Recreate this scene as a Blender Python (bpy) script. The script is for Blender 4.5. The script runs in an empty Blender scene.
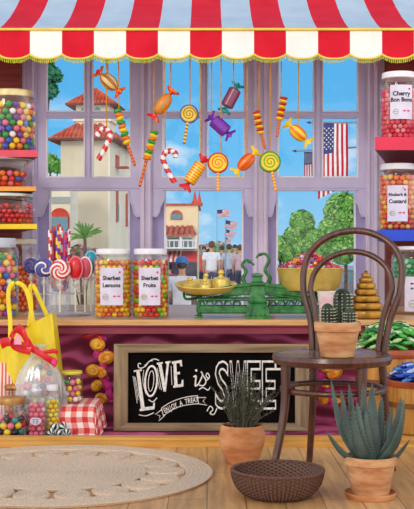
import bpy, math, random
from mathutils import Vector, Matrix, Euler
R_ = random.Random(7)
PI = math.pi
scn = bpy.context.scene
COL = scn.collection
F = 1110.0; EYE = 0.86
def X(px, d): return (px-207.0)*d/F
def Z(py, d): return EYE-(py-254.5)*d/F
def P(px, py, d): return Vector((X(px, d), d, Z(py, d)))

# ------------------------------------------------------------ materials
def lin(c):
    return tuple(((v/255)/12.92 if v/255 <= .04045 else ((v/255+.055)/1.055)**2.4) for v in c)
MC = {}
def mat(name, col, rough=.5, metal=0, col2=None, scale=12, bump=0, bscale=None, stretch=(1,1,1), spec=None, sss=0, detail=3, coat=0, lo=.35, hi=.65):
    if name in MC: return MC[name]
    m = bpy.data.materials.new(name); m.use_nodes = True
    n = m.node_tree.nodes; l = m.node_tree.links; b = n['Principled BSDF']
    b.inputs['Roughness'].default_value = rough; b.inputs['Metallic'].default_value = metal
    b.inputs['Specular IOR Level'].default_value = spec if spec is not None else (.12 if rough >= .6 else .35)
    b.inputs['Coat Weight'].default_value = coat; b.inputs['Coat Roughness'].default_value = .15
    c1 = lin(col); c2 = lin(col2) if col2 else tuple(v*.86 for v in c1)
    tc = n.new('ShaderNodeTexCoord'); mp = n.new('ShaderNodeMapping'); mp.inputs['Scale'].default_value = stretch
    ns = n.new('ShaderNodeTexNoise'); ns.inputs['Scale'].default_value = scale; ns.inputs['Detail'].default_value = detail
    cr = n.new('ShaderNodeValToRGB'); e = cr.color_ramp.elements
    e[0].position = lo; e[1].position = hi; e[0].color = (*c2, 1); e[1].color = (*c1, 1)
    l.new(tc.outputs['Object'], mp.inputs[0]); l.new(mp.outputs[0], ns.inputs['Vector']); l.new(ns.outputs['Fac'], cr.inputs[0]); l.new(cr.outputs[0], b.inputs['Base Color'])
    if bump:
        bp = n.new('ShaderNodeBump'); bp.inputs['Strength'].default_value = bump; bp.inputs['Distance'].default_value = .01
        nb = n.new('ShaderNodeTexNoise'); nb.inputs['Scale'].default_value = bscale or scale*3
        l.new(mp.outputs[0], nb.inputs['Vector']); l.new(nb.outputs['Fac'], bp.inputs['Height']); l.new(bp.outputs[0], b.inputs['Normal'])
    MC[name] = m
    return m
def glass(name, tint=(1,1,1), base=.04, edge=.55, rough=.05, body=0, bodycol=(1,1,1)):
    if name in MC: return MC[name]
    m = bpy.data.materials.new(name); m.use_nodes = True
    n = m.node_tree.nodes; l = m.node_tree.links; n.remove(n['Principled BSDF'])
    t = n.new('ShaderNodeBsdfTransparent'); t.inputs[0].default_value = (*tint, 1)
    g = n.new('ShaderNodeBsdfGlossy'); g.inputs['Roughness'].default_value = rough
    lw = n.new('ShaderNodeLayerWeight'); lw.inputs[0].default_value = .35
    mr = n.new('ShaderNodeMapRange'); mr.inputs[3].default_value = base; mr.inputs[4].default_value = edge
    mx = n.new('ShaderNodeMixShader')
    l.new(lw.outputs['Facing'], mr.inputs[0]); l.new(mr.outputs[0], mx.inputs[0])
    l.new(t.outputs[0], mx.inputs[1]); l.new(g.outputs[0], mx.inputs[2])
    out = mx
    if body:
        df = n.new('ShaderNodeBsdfDiffuse'); df.inputs[0].default_value = (*bodycol, 1)
        m2 = n.new('ShaderNodeMixShader'); m2.inputs[0].default_value = body
        l.new(mx.outputs[0], m2.inputs[1]); l.new(df.outputs[0], m2.inputs[2]); out = m2
    l.new(out.outputs[0], n['Material Output'].inputs[0])
    MC[name] = m
    return m
def wood(name, c1, c2, axis='x', rough=.5, scale=6, coat=0, bump=.15):
    st = {'x': (.6, 9, 9), 'y': (9, .6, 9), 'z': (9, 9, .6)}[axis]
    return mat(name, c1, rough, 0, c2, scale, bump, scale*2, st, coat=coat, detail=6)
def plain(name, col, rough=.4, **k): return mat(name, col, rough, **k)

# ------------------------------------------------------------ mesh builder
class MB:
    def __init__(s, xf=None): s.v = []; s.f = []; s.m = []; s.xf = xf or Matrix.Identity(4)
    def add(s, vs, fs, mi=0):
        o = len(s.v)
        s.v += [tuple(s.xf @ Vector(v)) for v in vs]
        for i, f in enumerate(fs):
            s.f.append(tuple(o+k for k in f)); s.m.append(mi[i] if isinstance(mi, (list, tuple)) else mi)
        return s
    def box(s, c, sz, rot=None, mi=0, taper=None):
        x, y, z = [k/2 for k in sz]; vs = []
        for dz in (-1, 1):
            for dy in (-1, 1):
                for dx in (-1, 1):
                    t = taper if (taper and dz > 0) else 1
                    vs.append(Vector((dx*x*t, dy*y*t, dz*z)))
        if rot is not None:
            q = Euler(rot).to_matrix(); vs = [q @ v for v in vs]
        vs = [v+Vector(c) for v in vs]
        return s.add(vs, [(0,2,3,1),(4,5,7,6),(0,1,5,4),(2,6,7,3),(0,4,6,2),(1,3,7,5)], mi)
    def bbox(s, a, b, mi=0):
        a = Vector(a); b = Vector(b)
        return s.box((a+b)/2, [abs(k) for k in (b-a)], mi=mi)
    def lathe(s, prof, c=(0,0,0), seg=32, mi=0, sx=1, sy=1, rip=None):
        vs = []; fs = []; ms = []; c = Vector(c)
        n = len(prof)
        for i, (r, z) in enumerate(prof):
            for k in range(seg):
                a = 2*PI*k/seg
                rr = r*(rip(a, i) if rip else 1)
                vs.append((c.x+rr*math.cos(a)*sx, c.y+rr*math.sin(a)*sy, c.z+z))
        for i in range(n-1):
            for k in range(seg):
                k2 = (k+1) % seg
                fs.append((i*seg+k, i*seg+k2, (i+1)*seg+k2, (i+1)*seg+k))
                ms.append(mi(i, k) if callable(mi) else mi)
        return s.add(vs, fs, ms)
    def disc(s, c, r, seg=32, mi=0, sx=1, sy=1):
        vs = [(c[0]+r*sx*math.cos(2*PI*k/seg), c[1]+r*sy*math.sin(2*PI*k/seg), c[2]) for k in range(seg)]
        return s.add(vs, [tuple(range(seg))], mi)
    def cyl(s, a, b, r, r2=None, seg=12, mi=0):
        return s.tube([a, b], [r, r if r2 is None else r2], seg, mi)
    def sph(s, c, r, sc=(1,1,1), u=12, v=8, mi=0, rot=None):
        vs = []; fs = []; ms = []; c = Vector(c)
        q = Euler(rot).to_matrix() if rot else None
        def pt(a, b):
            p = Vector((r*sc[0]*math.sin(b)*math.cos(a), r*sc[1]*math.sin(b)*math.sin(a), r*sc[2]*math.cos(b)))
            return (q @ p if q else p)+c
        vs.append(pt(0, 0))
        for i in range(1, v):
            for k in range(u): vs.append(pt(2*PI*k/u, PI*i/v))
        vs.append(pt(0, PI))
        for k in range(u):
            fs.append((0, 1+k, 1+(k+1) % u)); ms.append(mi(0, k) if callable(mi) else mi)
        for i in range(v-2):
            for k in range(u):
                a = 1+i*u+k; b = 1+i*u+(k+1) % u
                fs.append((a, a+u, b+u, b)); ms.append(mi(i+1, k) if callable(mi) else mi)
        L = len(vs)-1; o = 1+(v-2)*u
        for k in range(u):
            fs.append((o+k, L, o+(k+1) % u)); ms.append(mi(v-1, k) if callable(mi) else mi)
        return s.add(vs, fs, ms)
    def tube(s, pts, r, seg=10, mi=0, closed=False, flat=1, side=None, cap=True):
        pts = [Vector(p) for p in pts]; n = len(pts)
        rr = r if isinstance(r, (list, tuple)) else [r]*n
        vs = []; fs = []; ms = []
        prev = None
        for i, p in enumerate(pts):
            if closed: t = pts[(i+1) % n]-pts[i-1]
            else: t = pts[min(i+1, n-1)]-pts[max(i-1, 0)]
            t = t.normalized() if t.length > 1e-9 else Vector((0,0,1))
            if side is not None: u = Vector(side)
            elif prev is None: u = Vector((0,0,1)) if abs(t.z) < .9 else Vector((1,0,0))
            else: u = prev
            u = (u-t*u.dot(t))
            u = u.normalized() if u.length > 1e-6 else t.orthogonal().normalized()
            prev = u; w = t.cross(u)
            for k in range(seg):
                a = 2*PI*k/seg
                vs.append(p+u*math.cos(a)*rr[i]+w*math.sin(a)*rr[i]*flat)
        m = n if closed else n-1
        for i in range(m):
            j = (i+1) % n
            for k in range(seg):
                k2 = (k+1) % seg
                fs.append((i*seg+k, i*seg+k2, j*seg+k2, j*seg+k)); ms.append(mi(i, k) if callable(mi) else mi)
        if cap and not closed:
            fs.append(tuple(range(seg))[::-1]); ms.append(mi(0, 0) if callable(mi) else mi)
            fs.append(tuple((n-1)*seg+k for k in range(seg))); ms.append(mi(n-2, 0) if callable(mi) else mi)
        return s.add(vs, fs, ms)
    def prism(s, poly, y0, y1, mi=0):      # polygon in xz, thick in y
        n = len(poly)
        vs = [(x, y0, z) for x, z in poly]+[(x, y1, z) for x, z in poly]
        fs = [tuple(range(n)), tuple(range(2*n-1, n-1, -1))]+[(i, i+n, (i+1) % n+n, (i+1) % n) for i in range(n)]
        return s.add(vs, fs, mi)
    def build(s, name, mats, parent=None, smooth=False, loc=None):
        me = bpy.data.meshes.new(name); me.from_pydata(s.v, [], s.f)
        if not isinstance(mats, (list, tuple)): mats = [mats]
        for m in mats: me.materials.append(m)
        me.polygons.foreach_set('material_index', s.m)
        if smooth: me.polygons.foreach_set('use_smooth', [True]*len(me.polygons))
        me.update()
        o = bpy.data.objects.new(name, me); COL.objects.link(o)
        if smooth:
            try: me.set_sharp_from_angle(angle=math.radians(45 if smooth is True else smooth))
            except Exception: pass
        if parent: o.parent = parent
        if loc is not None: o.location = loc
        return o
def spline(pts, n=6, closed=False):
    pts = [Vector(p) for p in pts]; out = []; N = len(pts)
    rng = range(N if closed else N-1)
    for i in rng:
        if closed: a, b, c, d = pts[i-1], pts[i], pts[(i+1) % N], pts[(i+2) % N]
        else: a, b, c, d = pts[max(i-1,0)], pts[i], pts[i+1], pts[min(i+2,N-1)]
        for k in range(n):
            t = k/n
            out.append(.5*((2*b)+(c-a)*t+(2*a-5*b+4*c-d)*t*t+(3*b-a-3*c+d)*t**3))
    if not closed: out.append(pts[-1])
    return out
def ring(r, z, n=48, c=(0,0), sy=1): return [(c[0]+r*math.cos(2*PI*k/n), c[1]+r*sy*math.sin(2*PI*k/n), z) for k in range(n)]

def tag(o, label, cat, group=None):
    o['label'] = label; o['category'] = cat
    if group: o['group'] = group
    return o
def thing(name, label, cat, loc=(0,0,0), rz=0, group=None):
    o = bpy.data.objects.new(name, None); COL.objects.link(o); o.empty_display_size = .05
    o.location = loc; o.rotation_euler = (0,0,rz)
    return tag(o, label, cat, group)
def struct(mb, name, mats, smooth=False, parent=None):
    o = mb.build(name, mats, parent, smooth)
    if parent is None: o['kind'] = 'structure'
    return o
def text_mesh(body, size, outline=0, offset=0, extrude=0, align='CENTER', shear=0, spacing=1):
    cu = bpy.data.curves.new('lettering', 'FONT'); cu.body = body; cu.size = size
    cu.align_x = align; cu.align_y = 'CENTER'; cu.shear = shear; cu.space_character = spacing; cu.offset = offset
    cu.resolution_u = 3
    if outline: cu.fill_mode = 'NONE'; cu.bevel_depth = outline; cu.bevel_resolution = 0
    else: cu.extrude = extrude
    o = bpy.data.objects.new('lettering', cu); COL.objects.link(o)
    dg = bpy.context.evaluated_depsgraph_get(); dg.update()
    me = bpy.data.meshes.new_from_object(o.evaluated_get(dg))
    vs = [tuple(v.co) for v in me.vertices]; fs = [tuple(p.vertices) for p in me.polygons]
    bpy.data.objects.remove(o); bpy.data.curves.remove(cu); bpy.data.meshes.remove(me)
    return vs, fs
def copy_tree(o, parent=None):
    c = o.copy(); COL.objects.link(c)
    if parent: c.parent = parent
    for ch in list(o.children): copy_tree(ch, c)
    return c

# ------------------------------------------------------------ palettes
lilac = mat('lilac_paint', (206,200,232), .45, 0, (198,190,224), 8, .05)
mauve = mat('mauve_paint', (216,206,228), .45, 0, (206,194,220), 8, .05)
white_bead = plain('white_glazing_bead', (240,238,246), .4)
maroon_wood = wood('maroon_panel_wood', (128,42,34), (96,28,24), 'x', .4)
pine = wood('pine_trim', (226,176,96), (204,146,66), 'x', .45)
counter_wood = wood('counter_wood', (228,180,124), (208,152,96), 'x', .4, coat=.2)
dark_wood = wood('bentwood_walnut', (96,54,40), (66,34,25), 'z', .28, 8, coat=.4)
seat_wood = wood('seat_walnut', (140,104,92), (84,48,38), 'x', .25, 6, coat=.5)
terra = mat('terracotta', (216,158,112), .75, 0, (180,112,70), 8, .15, 60, (1,1,2.5))
terra2 = mat('terracotta_pale', (220,172,126), .8, 0, (180,118,80), 9, .15, 60, (1,1,3))
soil = mat('soil', (62,46,36), .95, 0, (34,26,22), 90, .8, 120)
brass = mat('brass', (236,212,120), .32, .3, (216,186,92), 14)
brass_dark = mat('brass_aged', (190,140,56), .34, .6, (130,90,34), 16)
greeniron = mat('green_enamel', (52,134,60), .3, 0, (24,84,38), 30, .1, 60, coat=.4)
jarglass = glass('jar_glass', (.97,.985,.98), .03, .55)
clearplastic = glass('clear_plastic', (.95,.96,1), .05, .5, .1, .22, (.85,.87,.95))
pane_glass = glass('window_glass', (.98,.99,1), .015, .2, .02)
string_mat = mat('golden_string', (214,160,62), .6, 0, (186,124,44), 80)
red = plain('candy_red', (222,34,44), .25, coat=.4); redw = plain('candy_white', (248,240,240), .25, coat=.4)
orange = plain('candy_orange', (246,126,34), .25, coat=.4); yellow = plain('candy_yellow', (250,212,38), .25, coat=.4)
green = plain('candy_green', (44,160,64), .25, coat=.4); blue = plain('candy_blue', (40,96,200), .25, coat=.4)
pink = plain('candy_pink', (240,120,150), .3, coat=.3); purple = plain('candy_purple', (120,44,170), .25, coat=.4)
teal = plain('candy_teal', (40,150,150), .25, coat=.4); maroon = plain('candy_maroon', (130,60,90), .3, coat=.4)
lid_white = plain('white_lid', (236,234,242), .35)
paper = plain('label_paper', (224,218,240), .6); ink = plain('black_ink', (34,30,40), .6)
gold = plain('gold_piping', (236,204,84), .5)
# ============================================================ SETTING
DW = 7.2; CT = .53; CF = 5.6            # window plane, counter height, counter front
def floor_mat():
    m = bpy.data.materials.new('oak_floorboards'); m.use_nodes = True
    n = m.node_tree.nodes; l = m.node_tree.links; b = n['Principled BSDF']; b.inputs['Roughness'].default_value = .38
    b.inputs['Coat Weight'].default_value = .15
    tc = n.new('ShaderNodeTexCoord'); mp = n.new('ShaderNodeMapping'); mp.inputs['Rotation'].default_value = (0,0,PI/2)
    br = n.new('ShaderNodeTexBrick'); br.inputs['Scale'].default_value = 1; br.inputs['Mortar Size'].default_value = .0018
    br.inputs['Brick Width'].default_value = 1.3; br.inputs['Row Height'].default_value = .135; br.offset = .37
    br.inputs['Color1'].default_value = (*lin((222,178,126)), 1); br.inputs['Color2'].default_value = (*lin((206,158,104)), 1)
    br.inputs['Mortar'].default_value = (*lin((120,84,52)), 1)
    m2 = n.new('ShaderNodeMapping'); m2.inputs['Scale'].default_value = (14, 1.1, 1)
    ns = n.new('ShaderNodeTexNoise'); ns.inputs['Scale'].default_value = 3; ns.inputs['Detail'].default_value = 7; ns.inputs['Distortion'].default_value = .6
    cr = n.new('ShaderNodeValToRGB'); cr.color_ramp.elements[0].position = .3; cr.color_ramp.elements[1].position = .7
    cr.color_ramp.elements[0].color = (.62,.55,.46,1); cr.color_ramp.elements[1].color = (1.12,1.1,1.06,1)
    mx = n.new('ShaderNodeMix'); mx.data_type = 'RGBA'; mx.blend_type = 'MULTIPLY'; mx.inputs[0].default_value = .8
    l.new(tc.outputs['Object'], mp.inputs[0]); l.new(mp.outputs[0], br.inputs[0])
    l.new(tc.outputs['Object'], m2.inputs[0]); l.new(m2.outputs[0], ns.inputs[0]); l.new(ns.outputs[0], cr.inputs[0])
    l.new(br.outputs[0], mx.inputs[6]); l.new(cr.outputs[0], mx.inputs[7]); l.new(mx.outputs[2], b.inputs['Base Color'])
    bp = n.new('ShaderNodeBump'); bp.inputs['Strength'].default_value = .15; l.new(ns.outputs[0], bp.inputs['Height']); l.new(bp.outputs[0], b.inputs['Normal'])
    return m
struct(MB().bbox((-4,-5,-.08),(4,4.955,0)), 'floor', floor_mat())
# pine plinth
mb = MB(); mb.bbox((-2.5,4.955,0),(2.5,5.0,.043)); mb.bbox((-2.5,4.948,.031),(2.5,5.006,.045))
struct(mb, 'trim_1', pine)
# burgundy swirl cloth behind and under the window bottom display
def swirl_mat():
    m = bpy.data.materials.new('burgundy_swirl_cloth'); m.use_nodes = True
    n = m.node_tree.nodes; l = m.node_tree.links; b = n['Principled BSDF']; b.inputs['Roughness'].default_value = .75
    tc = n.new('ShaderNodeTexCoord'); w = n.new('ShaderNodeTexWave'); w.inputs['Scale'].default_value = 3.2; w.inputs['Distortion'].default_value = 11
    w.inputs['Detail'].default_value = 2; w.inputs['Detail Scale'].default_value = .8; w.bands_direction = 'Z'
    cr = n.new('ShaderNodeValToRGB'); e = cr.color_ramp.elements
    e[0].position = .1; e[0].color = (*lin((120,24,58)), 1); e[1].position = .95; e[1].color = (*lin((206,96,146)), 1)
    x = e.new(.55); x.color = (*lin((150,40,88)), 1)
    l.new(tc.outputs['Object'], w.inputs[0]); l.new(w.outputs[0], cr.inputs[0]); l.new(cr.outputs[0], b.inputs['Base Color'])
    return m
swirl = swirl_mat()
struct(MB().bbox((-2.2,5.75,0),(2.2,5.8,.50)), 'wall_display', swirl)
struct(MB().bbox((-2.5,5.0,-.08),(2.5,5.8,0.0)), 'floor_display', swirl)
# counter
fascia = mat('burgundy_fascia', (150,60,80), .5, 0, (130,44,66), 5)
mb = MB(); mb.bbox((-2.2,CF-.02,CT-.026),(2.2,DW+.1,CT)); 
mb.bbox((-2.2,CF,CT-.07),(2.2,CF+.02,CT-.026), 1); mb.tube([(-2.2,CF-.004,CT-.032),(2.2,CF-.004,CT-.032)], .007, 8, 1)
co = mb.build('display_counter', [counter_wood, fascia]); tag(co, 'long continuous wooden counter under the window carrying the sweet jars and scales', 'counter')

# window wall: posts, sashes, glass
def rb(mb, x0, y0, x1, y1, d, th, mi=0):
    mb.bbox((X(x0,d), d, Z(y0,d)), (X(x1,d), d+th, Z(y1,d)), mi)
BOT = 309
def post(n, x0, x1, mt, ribs):
    mb = MB(); rb(mb, x0, -20, x1, BOT, 7.1, .2)
    for a, b in ribs: rb(mb, a, -20, b, BOT, 7.08, .03, 1)
    o = struct(mb, 'trim_%d' % n, [mt, mauve]); return o
post(2, 21, 36.5, lilac, [(22,26),(32,34)])
post(3, 140, 152, mauve, [(141.5,144),(148,150.5)])
post(4, 253, 268, mauve, [(254.5,257),(264,266.5)])
post(5, 366, 388, mauve, [(368,370),(374,377.5)])
shadow_lilac = mat('lilac_paint_shaded', (172,164,208), .5, 0, (162,152,200), 8)  # lilac paint darkened: shade of the recessed lower sashes put into the colour
def window(n, so0, so1, panes, lo0, lo1):
    root = bpy.data.objects.new('window_%d' % n, None); COL.objects.link(root); root['kind'] = 'structure'
    d = 7.12; th = .06
    mb = MB()
    rb(mb, so0, 20, panes[0][0], 190, d, th); rb(mb, panes[1][1], 20, so1, 190, d, th)
    rb(mb, panes[0][0], 177.5, panes[1][1], 190.5, d, th); rb(mb, panes[0][0], 20, panes[1][1], 50, d, th)
    # small step mouldings round the bottom rail
    rb(mb, so0, 186.5, so1, 188, d-.008, .02)
    mb.build('upper_sash', lilac, root)
    mb = MB()
    rb(mb, panes[0][1], 50, panes[1][0], 177.5, d+.005, .05); rb(mb, panes[0][1]+2, 50, panes[1][0]-2, 177.5, d-.006, .02)
    rb(mb, panes[0][0], 112, panes[1][1], 118, d+.009, .04); rb(mb, panes[0][0], 114, panes[1][1], 116, d-.002, .02)
    mb.build('glazing_bar', lilac, root)
    mb = MB()
    for (a, b) in panes:
        for (t, u) in ((50,112),(118,177.5)):
            rb(mb, a, t, a+1.4, u, d-.003, .03); rb(mb, b-1.4, t, b, u, d-.003, .03); rb(mb, a, u-1.4, b, u, d-.0035, .03)
    rb(mb, lo0-1, 190.5, lo0+1, BOT, d+.05, .02); rb(mb, lo1-1, 190.5, lo1+1, BOT, d+.05, .02)
    mb.build('glazing_bead', white_bead, root)
    for (e, s) in ((so0, 1), (so1, -1)):
        w = abs((lo0 if s == 1 else lo1)-e)
        prof = [(0,190),(w,190),(w,196),(w*.82,202),(w*.62,207),(w*.5,213),(w*.3,217),(0,217)]
        mb = MB(); mb.prism([(X(e+s*a, d), Z(b, d)) for a, b in prof], d, d+.05)
        pts = [P(e+s*a, b, d-.002) for a, b in prof[1:7]]
        mb.tube(pts, .006, 6); mb.build('sash_horn', lilac, root)
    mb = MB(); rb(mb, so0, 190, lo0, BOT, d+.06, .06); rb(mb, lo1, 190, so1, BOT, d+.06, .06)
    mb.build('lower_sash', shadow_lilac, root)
    mb = MB()
    for (a, b) in panes:
        for (t, u) in ((50,112),(118,177.5)): rb(mb, a, t, b, u, d+.028, .004)
    rb(mb, lo0, 190, lo1, BOT, d+.085, .004)
    mb.build('glass', pane_glass, root)
window(1, 36.5, 140, ((46,85),(92,130.7)), 50, 129)
window(2, 152, 253, ((162,201),(207,244.7)), 165, 242.6)
window(3, 268, 366, ((277.6,314.3),(322,358.5)), 277, 355)
# wall around: above, and the two panelled sides
mb = MB(); mb.bbox((-2.4,7.1,2.42),(2.4,7.32,2.62)); struct(mb, 'wall_back', mauve)
def panel(name, a, b):
    mb = MB(); mb.bbox((a,7.04,CT),(b,7.3,2.42))
    z = CT+.02
    while z < 2.4:
        mb.bbox((a,7.03,z),(b,7.05,min(z+.13,2.41))); z += .145
    struct(mb, name, maroon_wood)
panel('wall_left', -2.4, X(21,7.04)); panel('wall_right', X(386,7.04), 2.4)
mb = MB(); mb.bbox((-2.4,7.1,-.55),(2.4,7.3,CT-.03)); struct(mb, 'wall_lower', mauve)

# ------------------------------------------------------------ awning
aw = thing('awning', 'red and pale striped shop awning with scalloped gold fringed valance over the window', 'awning', (0,0,0))
DA = 6.3; ZA = Z(29.5, DA); YB = 7.1; ZB = ZA+(Z(0,7.0)-ZA)*(YB-DA)/(7.0-DA)
stripe = 32*DA/F; x0 = X(30, DA)-stripe*4
awred = mat('awning_red', (212,30,52), .7, 0, (200,22,44), 6, .1, 300); awpale = mat('awning_pale_blue', (176,196,216), .7, 0, (166,186,208), 6, .1, 300)
awwhite = mat('valance_white', (244,240,236), .7, 0, (234,230,228), 6, .1, 300)
mb = MB()
for i in range(20):
    a = x0+i*stripe; b = a+stripe
    for k in range(4):
        t0 = k/4; t1 = (k+1)/4; sag = lambda t: -.03*math.sin(PI*t)
        vs = [(a,DA+(YB-DA)*t0,ZA+(ZB-ZA)*t0+sag(t0)),(b,DA+(YB-DA)*t0,ZA+(ZB-ZA)*t0+sag(t0)),(b,DA+(YB-DA)*t1,ZA+(ZB-ZA)*t1+sag(t1)),(a,DA+(YB-DA)*t1,ZA+(ZB-ZA)*t1+sag(t1))]
        mb.add(vs+[(x,y,z-.006) for x,y,z in vs], [(0,1,2,3),(4,7,6,5)], 0 if (i % 2) else 1)
mb.build('canopy', [awred, awpale], aw)
# valance: i even -> white below, odd -> red ; boundaries at px 30+32k
mb = MB(); fr = MB(); gp = MB(); NS = 14
for i in range(20):
    a = x0+i*stripe; mi = 0 if (i % 2) else 1
    zt = ZA
    row = []
    for k in range(NS+1):
        t = k/NS; x = a+stripe*t; dz = .026*(1-abs(2*t-1)**2.6)
        zb = Z(54.5, DA)-dz; y = DA-.002-.006*math.sin(PI*t)
        row.append((x, y, zb))
    vs = [(p[0], DA, zt) for p in row]+row+[(p[0], DA+.006, zt) for p in row]+[(p[0], p[1]+.006, p[2]) for p in row]
    n = NS+1; fs = []
    for k in range(NS): fs += [(k, n+k, n+k+1, k+1), (2*n+k, 2*n+k+1, 3*n+k+1, 3*n+k), (n+k, 3*n+k, 3*n+k+1, n+k+1)]
    mb.add(vs, fs, mi)
    gp.tube([(p[0], p[1]-.003, p[2]) for p in row], .006, 6)
    for k in range(16):
        t = (k+.5)/16; x = a+stripe*t; zb = Z(54.5, DA)-.026*(1-abs(2*t-1)**2.6)
        fr.cyl((x, DA-.006, zb), (x+R_.uniform(-.002,.002), DA-.006, zb-.022-R_.uniform(0,.004)), .003, .0038, 5)
mb.build('valance', [awred, awwhite], aw)
gp.tube([(x0, DA-.006, ZA), (x0+20*stripe, DA-.006, ZA)], .008, 8)
gp.build('gold_piping', gold, aw, True)
fr.build('fringe', mat('yellow_green_fringe', (212,206,62), .6, 0, (160,178,48), 60), aw)
mb = MB(); mb.tube([(x0,DA+.02,ZA-.012),(x0+20*stripe,DA+.02,ZA-.012)], .012, 8)
for x in (-1.6, 1.6): mb.tube([(x, DA+.02, ZA-.012), (x, 7.1, ZA-.012)], .01, 8)
mb.build('front_rail', plain('awning_rail', (150,140,150), .4), aw)
RAIL = ZA-.024

# ------------------------------------------------------------ shelves
def shelf(name, side, pxe, ytop, ybot, matr, label, top=None):
    d0 = 6.05; d1 = 7.03
    z1 = Z(ytop, d0); z0 = Z(ybot, d0)
    if side < 0: a, b, c, d = (-1.7,d0), (X(pxe,d0),d0), (X(19,d1),d1), (-1.7,d1)
    else: a, b, c, d = (X(pxe,d0),d0), (1.7,d0), (1.7,d1), (X(387,d1),d1)
    q = [a,b,c,d]
    vs = [(x,y,z0) for x,y in q]+[(x,y,z1) for x,y in q]
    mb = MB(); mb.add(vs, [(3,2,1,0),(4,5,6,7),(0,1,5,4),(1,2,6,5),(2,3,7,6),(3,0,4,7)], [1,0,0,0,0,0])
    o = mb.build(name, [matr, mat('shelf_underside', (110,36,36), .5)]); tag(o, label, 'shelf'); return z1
S1 = shelf('wall_shelf', -1, 38, 150, 157, plain('coral_shelf_paint', (222,76,98), .4), 'coral red shelf under the rainbow gumball jar, top left')
S2 = shelf('wall_shelf', -1, 36, 186.5, 191, plain('orange_shelf_paint', (240,164,72), .4), 'thin orange shelf carrying the glass bowl of red sweets')
S3 = shelf('wall_shelf', -1, 37, 224, 229, plain('yellow_shelf_paint', (246,208,32), .4), 'bright yellow shelf carrying the squat jar of red sweets')
S4 = shelf('wall_shelf', 1, 375, 137, 150, plain('crimson_shelf_paint', (226,50,84), .4), 'thick crimson shelf under the cherry bon bons jar')
S5 = shelf('wall_shelf', 1, 377, 230, 241, plain('blue_shelf_paint', (36,76,214), .4), 'thick blue shelf under the orange rhubarb sweets jar')
# ============================================================ JARS AND SWEETS
def jar(name, label, cpx, zb, d, R, H, lidmat, lidh=.03, neck=.8, lines=None, lab=None, glassm=None, shoulder=.82, lidr=None, group=None, marks=True, bars=False):
    o = thing(name, label, 'jar', (X(cpx,d), d, zb))
    nR = R*neck
    prof = [(0,.001),(R*.9,.001),(R,.012),(R*1.0,H*shoulder),(R*.97,H*(shoulder+.05)),(R*.88,H*(shoulder+.09)),(nR,H*(shoulder+.115)),(nR,H-lidh*.6)]
    MB().lathe(prof, seg=40).build('glass_body', glassm or jarglass, o, 60)
    lr = lidr or nR*1.05
    mb = MB(); mb.lathe([(lr*.97,H-lidh),(lr,H-lidh+.003),(lr,H-.006),(lr*.96,H),(lr*.6,H+.001),(0,H+.001)], seg=40, rip=lambda a,i: 1+.006*math.cos(a*40)*(1 if i in (1,2) else 0))
    mb.lathe([(0,H-lidh),(lr*.97,H-lidh)], seg=40)
    mb.build('lid', lidmat, o, 40)
    MB().lathe([(nR*1.0,H-lidh-.012),(nR*1.05,H-lidh-.008),(nR*1.0,H-lidh-.003)], seg=40).build('glass_thread', jarglass, o, True)
    if lines is not None:
        hw, z0, z1, cx = lab
        RR = R+.0015; mb = MB(); n = 12
        wr = lambda x: (RR*math.sin(x/RR), -RR*math.cos(x/RR))
        vs = []
        for k in range(n+1):
            x, y = wr(cx-hw+2*hw*k/n); vs += [(x,y,z0),(x,y,z1)]
        mb.add(vs, [(2*k,2*k+2,2*k+3,2*k+1) for k in range(n)])
        pl = mb.build('paper_label', paper, o, True)
        tm = MB(); RR2 = RR+.0012
        h = z1-z0
        for (t, s, fy) in lines:
            vs, fs = text_mesh(t, s, offset=s*.03)
            tm.add([(RR2*math.sin((cx+v[0])/RR2), -RR2*math.cos((cx+v[0])/RR2), z0+h*fy+v[1]) for v in vs], fs)
        if lines: tm.build('lettering', ink, pl)
        if bars:
            for fy, bw_ in ((.80,.5),(.66,.62)):
                for q in range(5): tm.box((RR2*math.sin((cx+(q-2)*.022)/RR2), -RR2*math.cos((cx+(q-2)*.022)/RR2), z0+h*fy), (.015,.002,.009))
            tm.build('printed_line', plain('teal_print', (50,90,100), .6), pl)
        if marks:
            mm = MB()
            for (ux, uz, r, mi) in ((-.5,.22,.2,0),):
                c = cx+ux*hw
                mm.tube([(RR2*math.sin((c+r*hw*1.1*math.cos(a))/RR2), -RR2*math.cos((c+r*hw*1.1*math.cos(a))/RR2), z0+h*uz+r*hw*1.1*math.sin(a)) for a in [2*PI*k/16 for k in range(16)]], .0015, 5, 0, True)
                mm.box((RR2*math.sin(c/RR2), -RR2*math.cos(c/RR2), z0+h*uz), (hw*.28,.002,.004), mi=0)
            for ux in (.25,.6):
                c = cx+ux*hw
                mm.box((RR2*math.sin(c/RR2), -RR2*math.cos(c/RR2), z0+h*.24), (hw*.22,.002,.008), mi=1)
            c = cx+.7*hw
            mm.sph((RR2*math.sin(c/RR2), -RR2*math.cos(c/RR2), z0+h*.88), .006, (1,.3,1), 8, 6, 1); mm.sph((RR2*math.sin(c/RR2)-.01, -RR2*math.cos(c/RR2), z0+h*.93), .004, (1,.3,1), 8, 6, 1)
            mm.build('printed_mark', [plain('olive_print', (150,170,90), .6), plain('pink_print', (216,70,120), .6)], pl)
    return o
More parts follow.
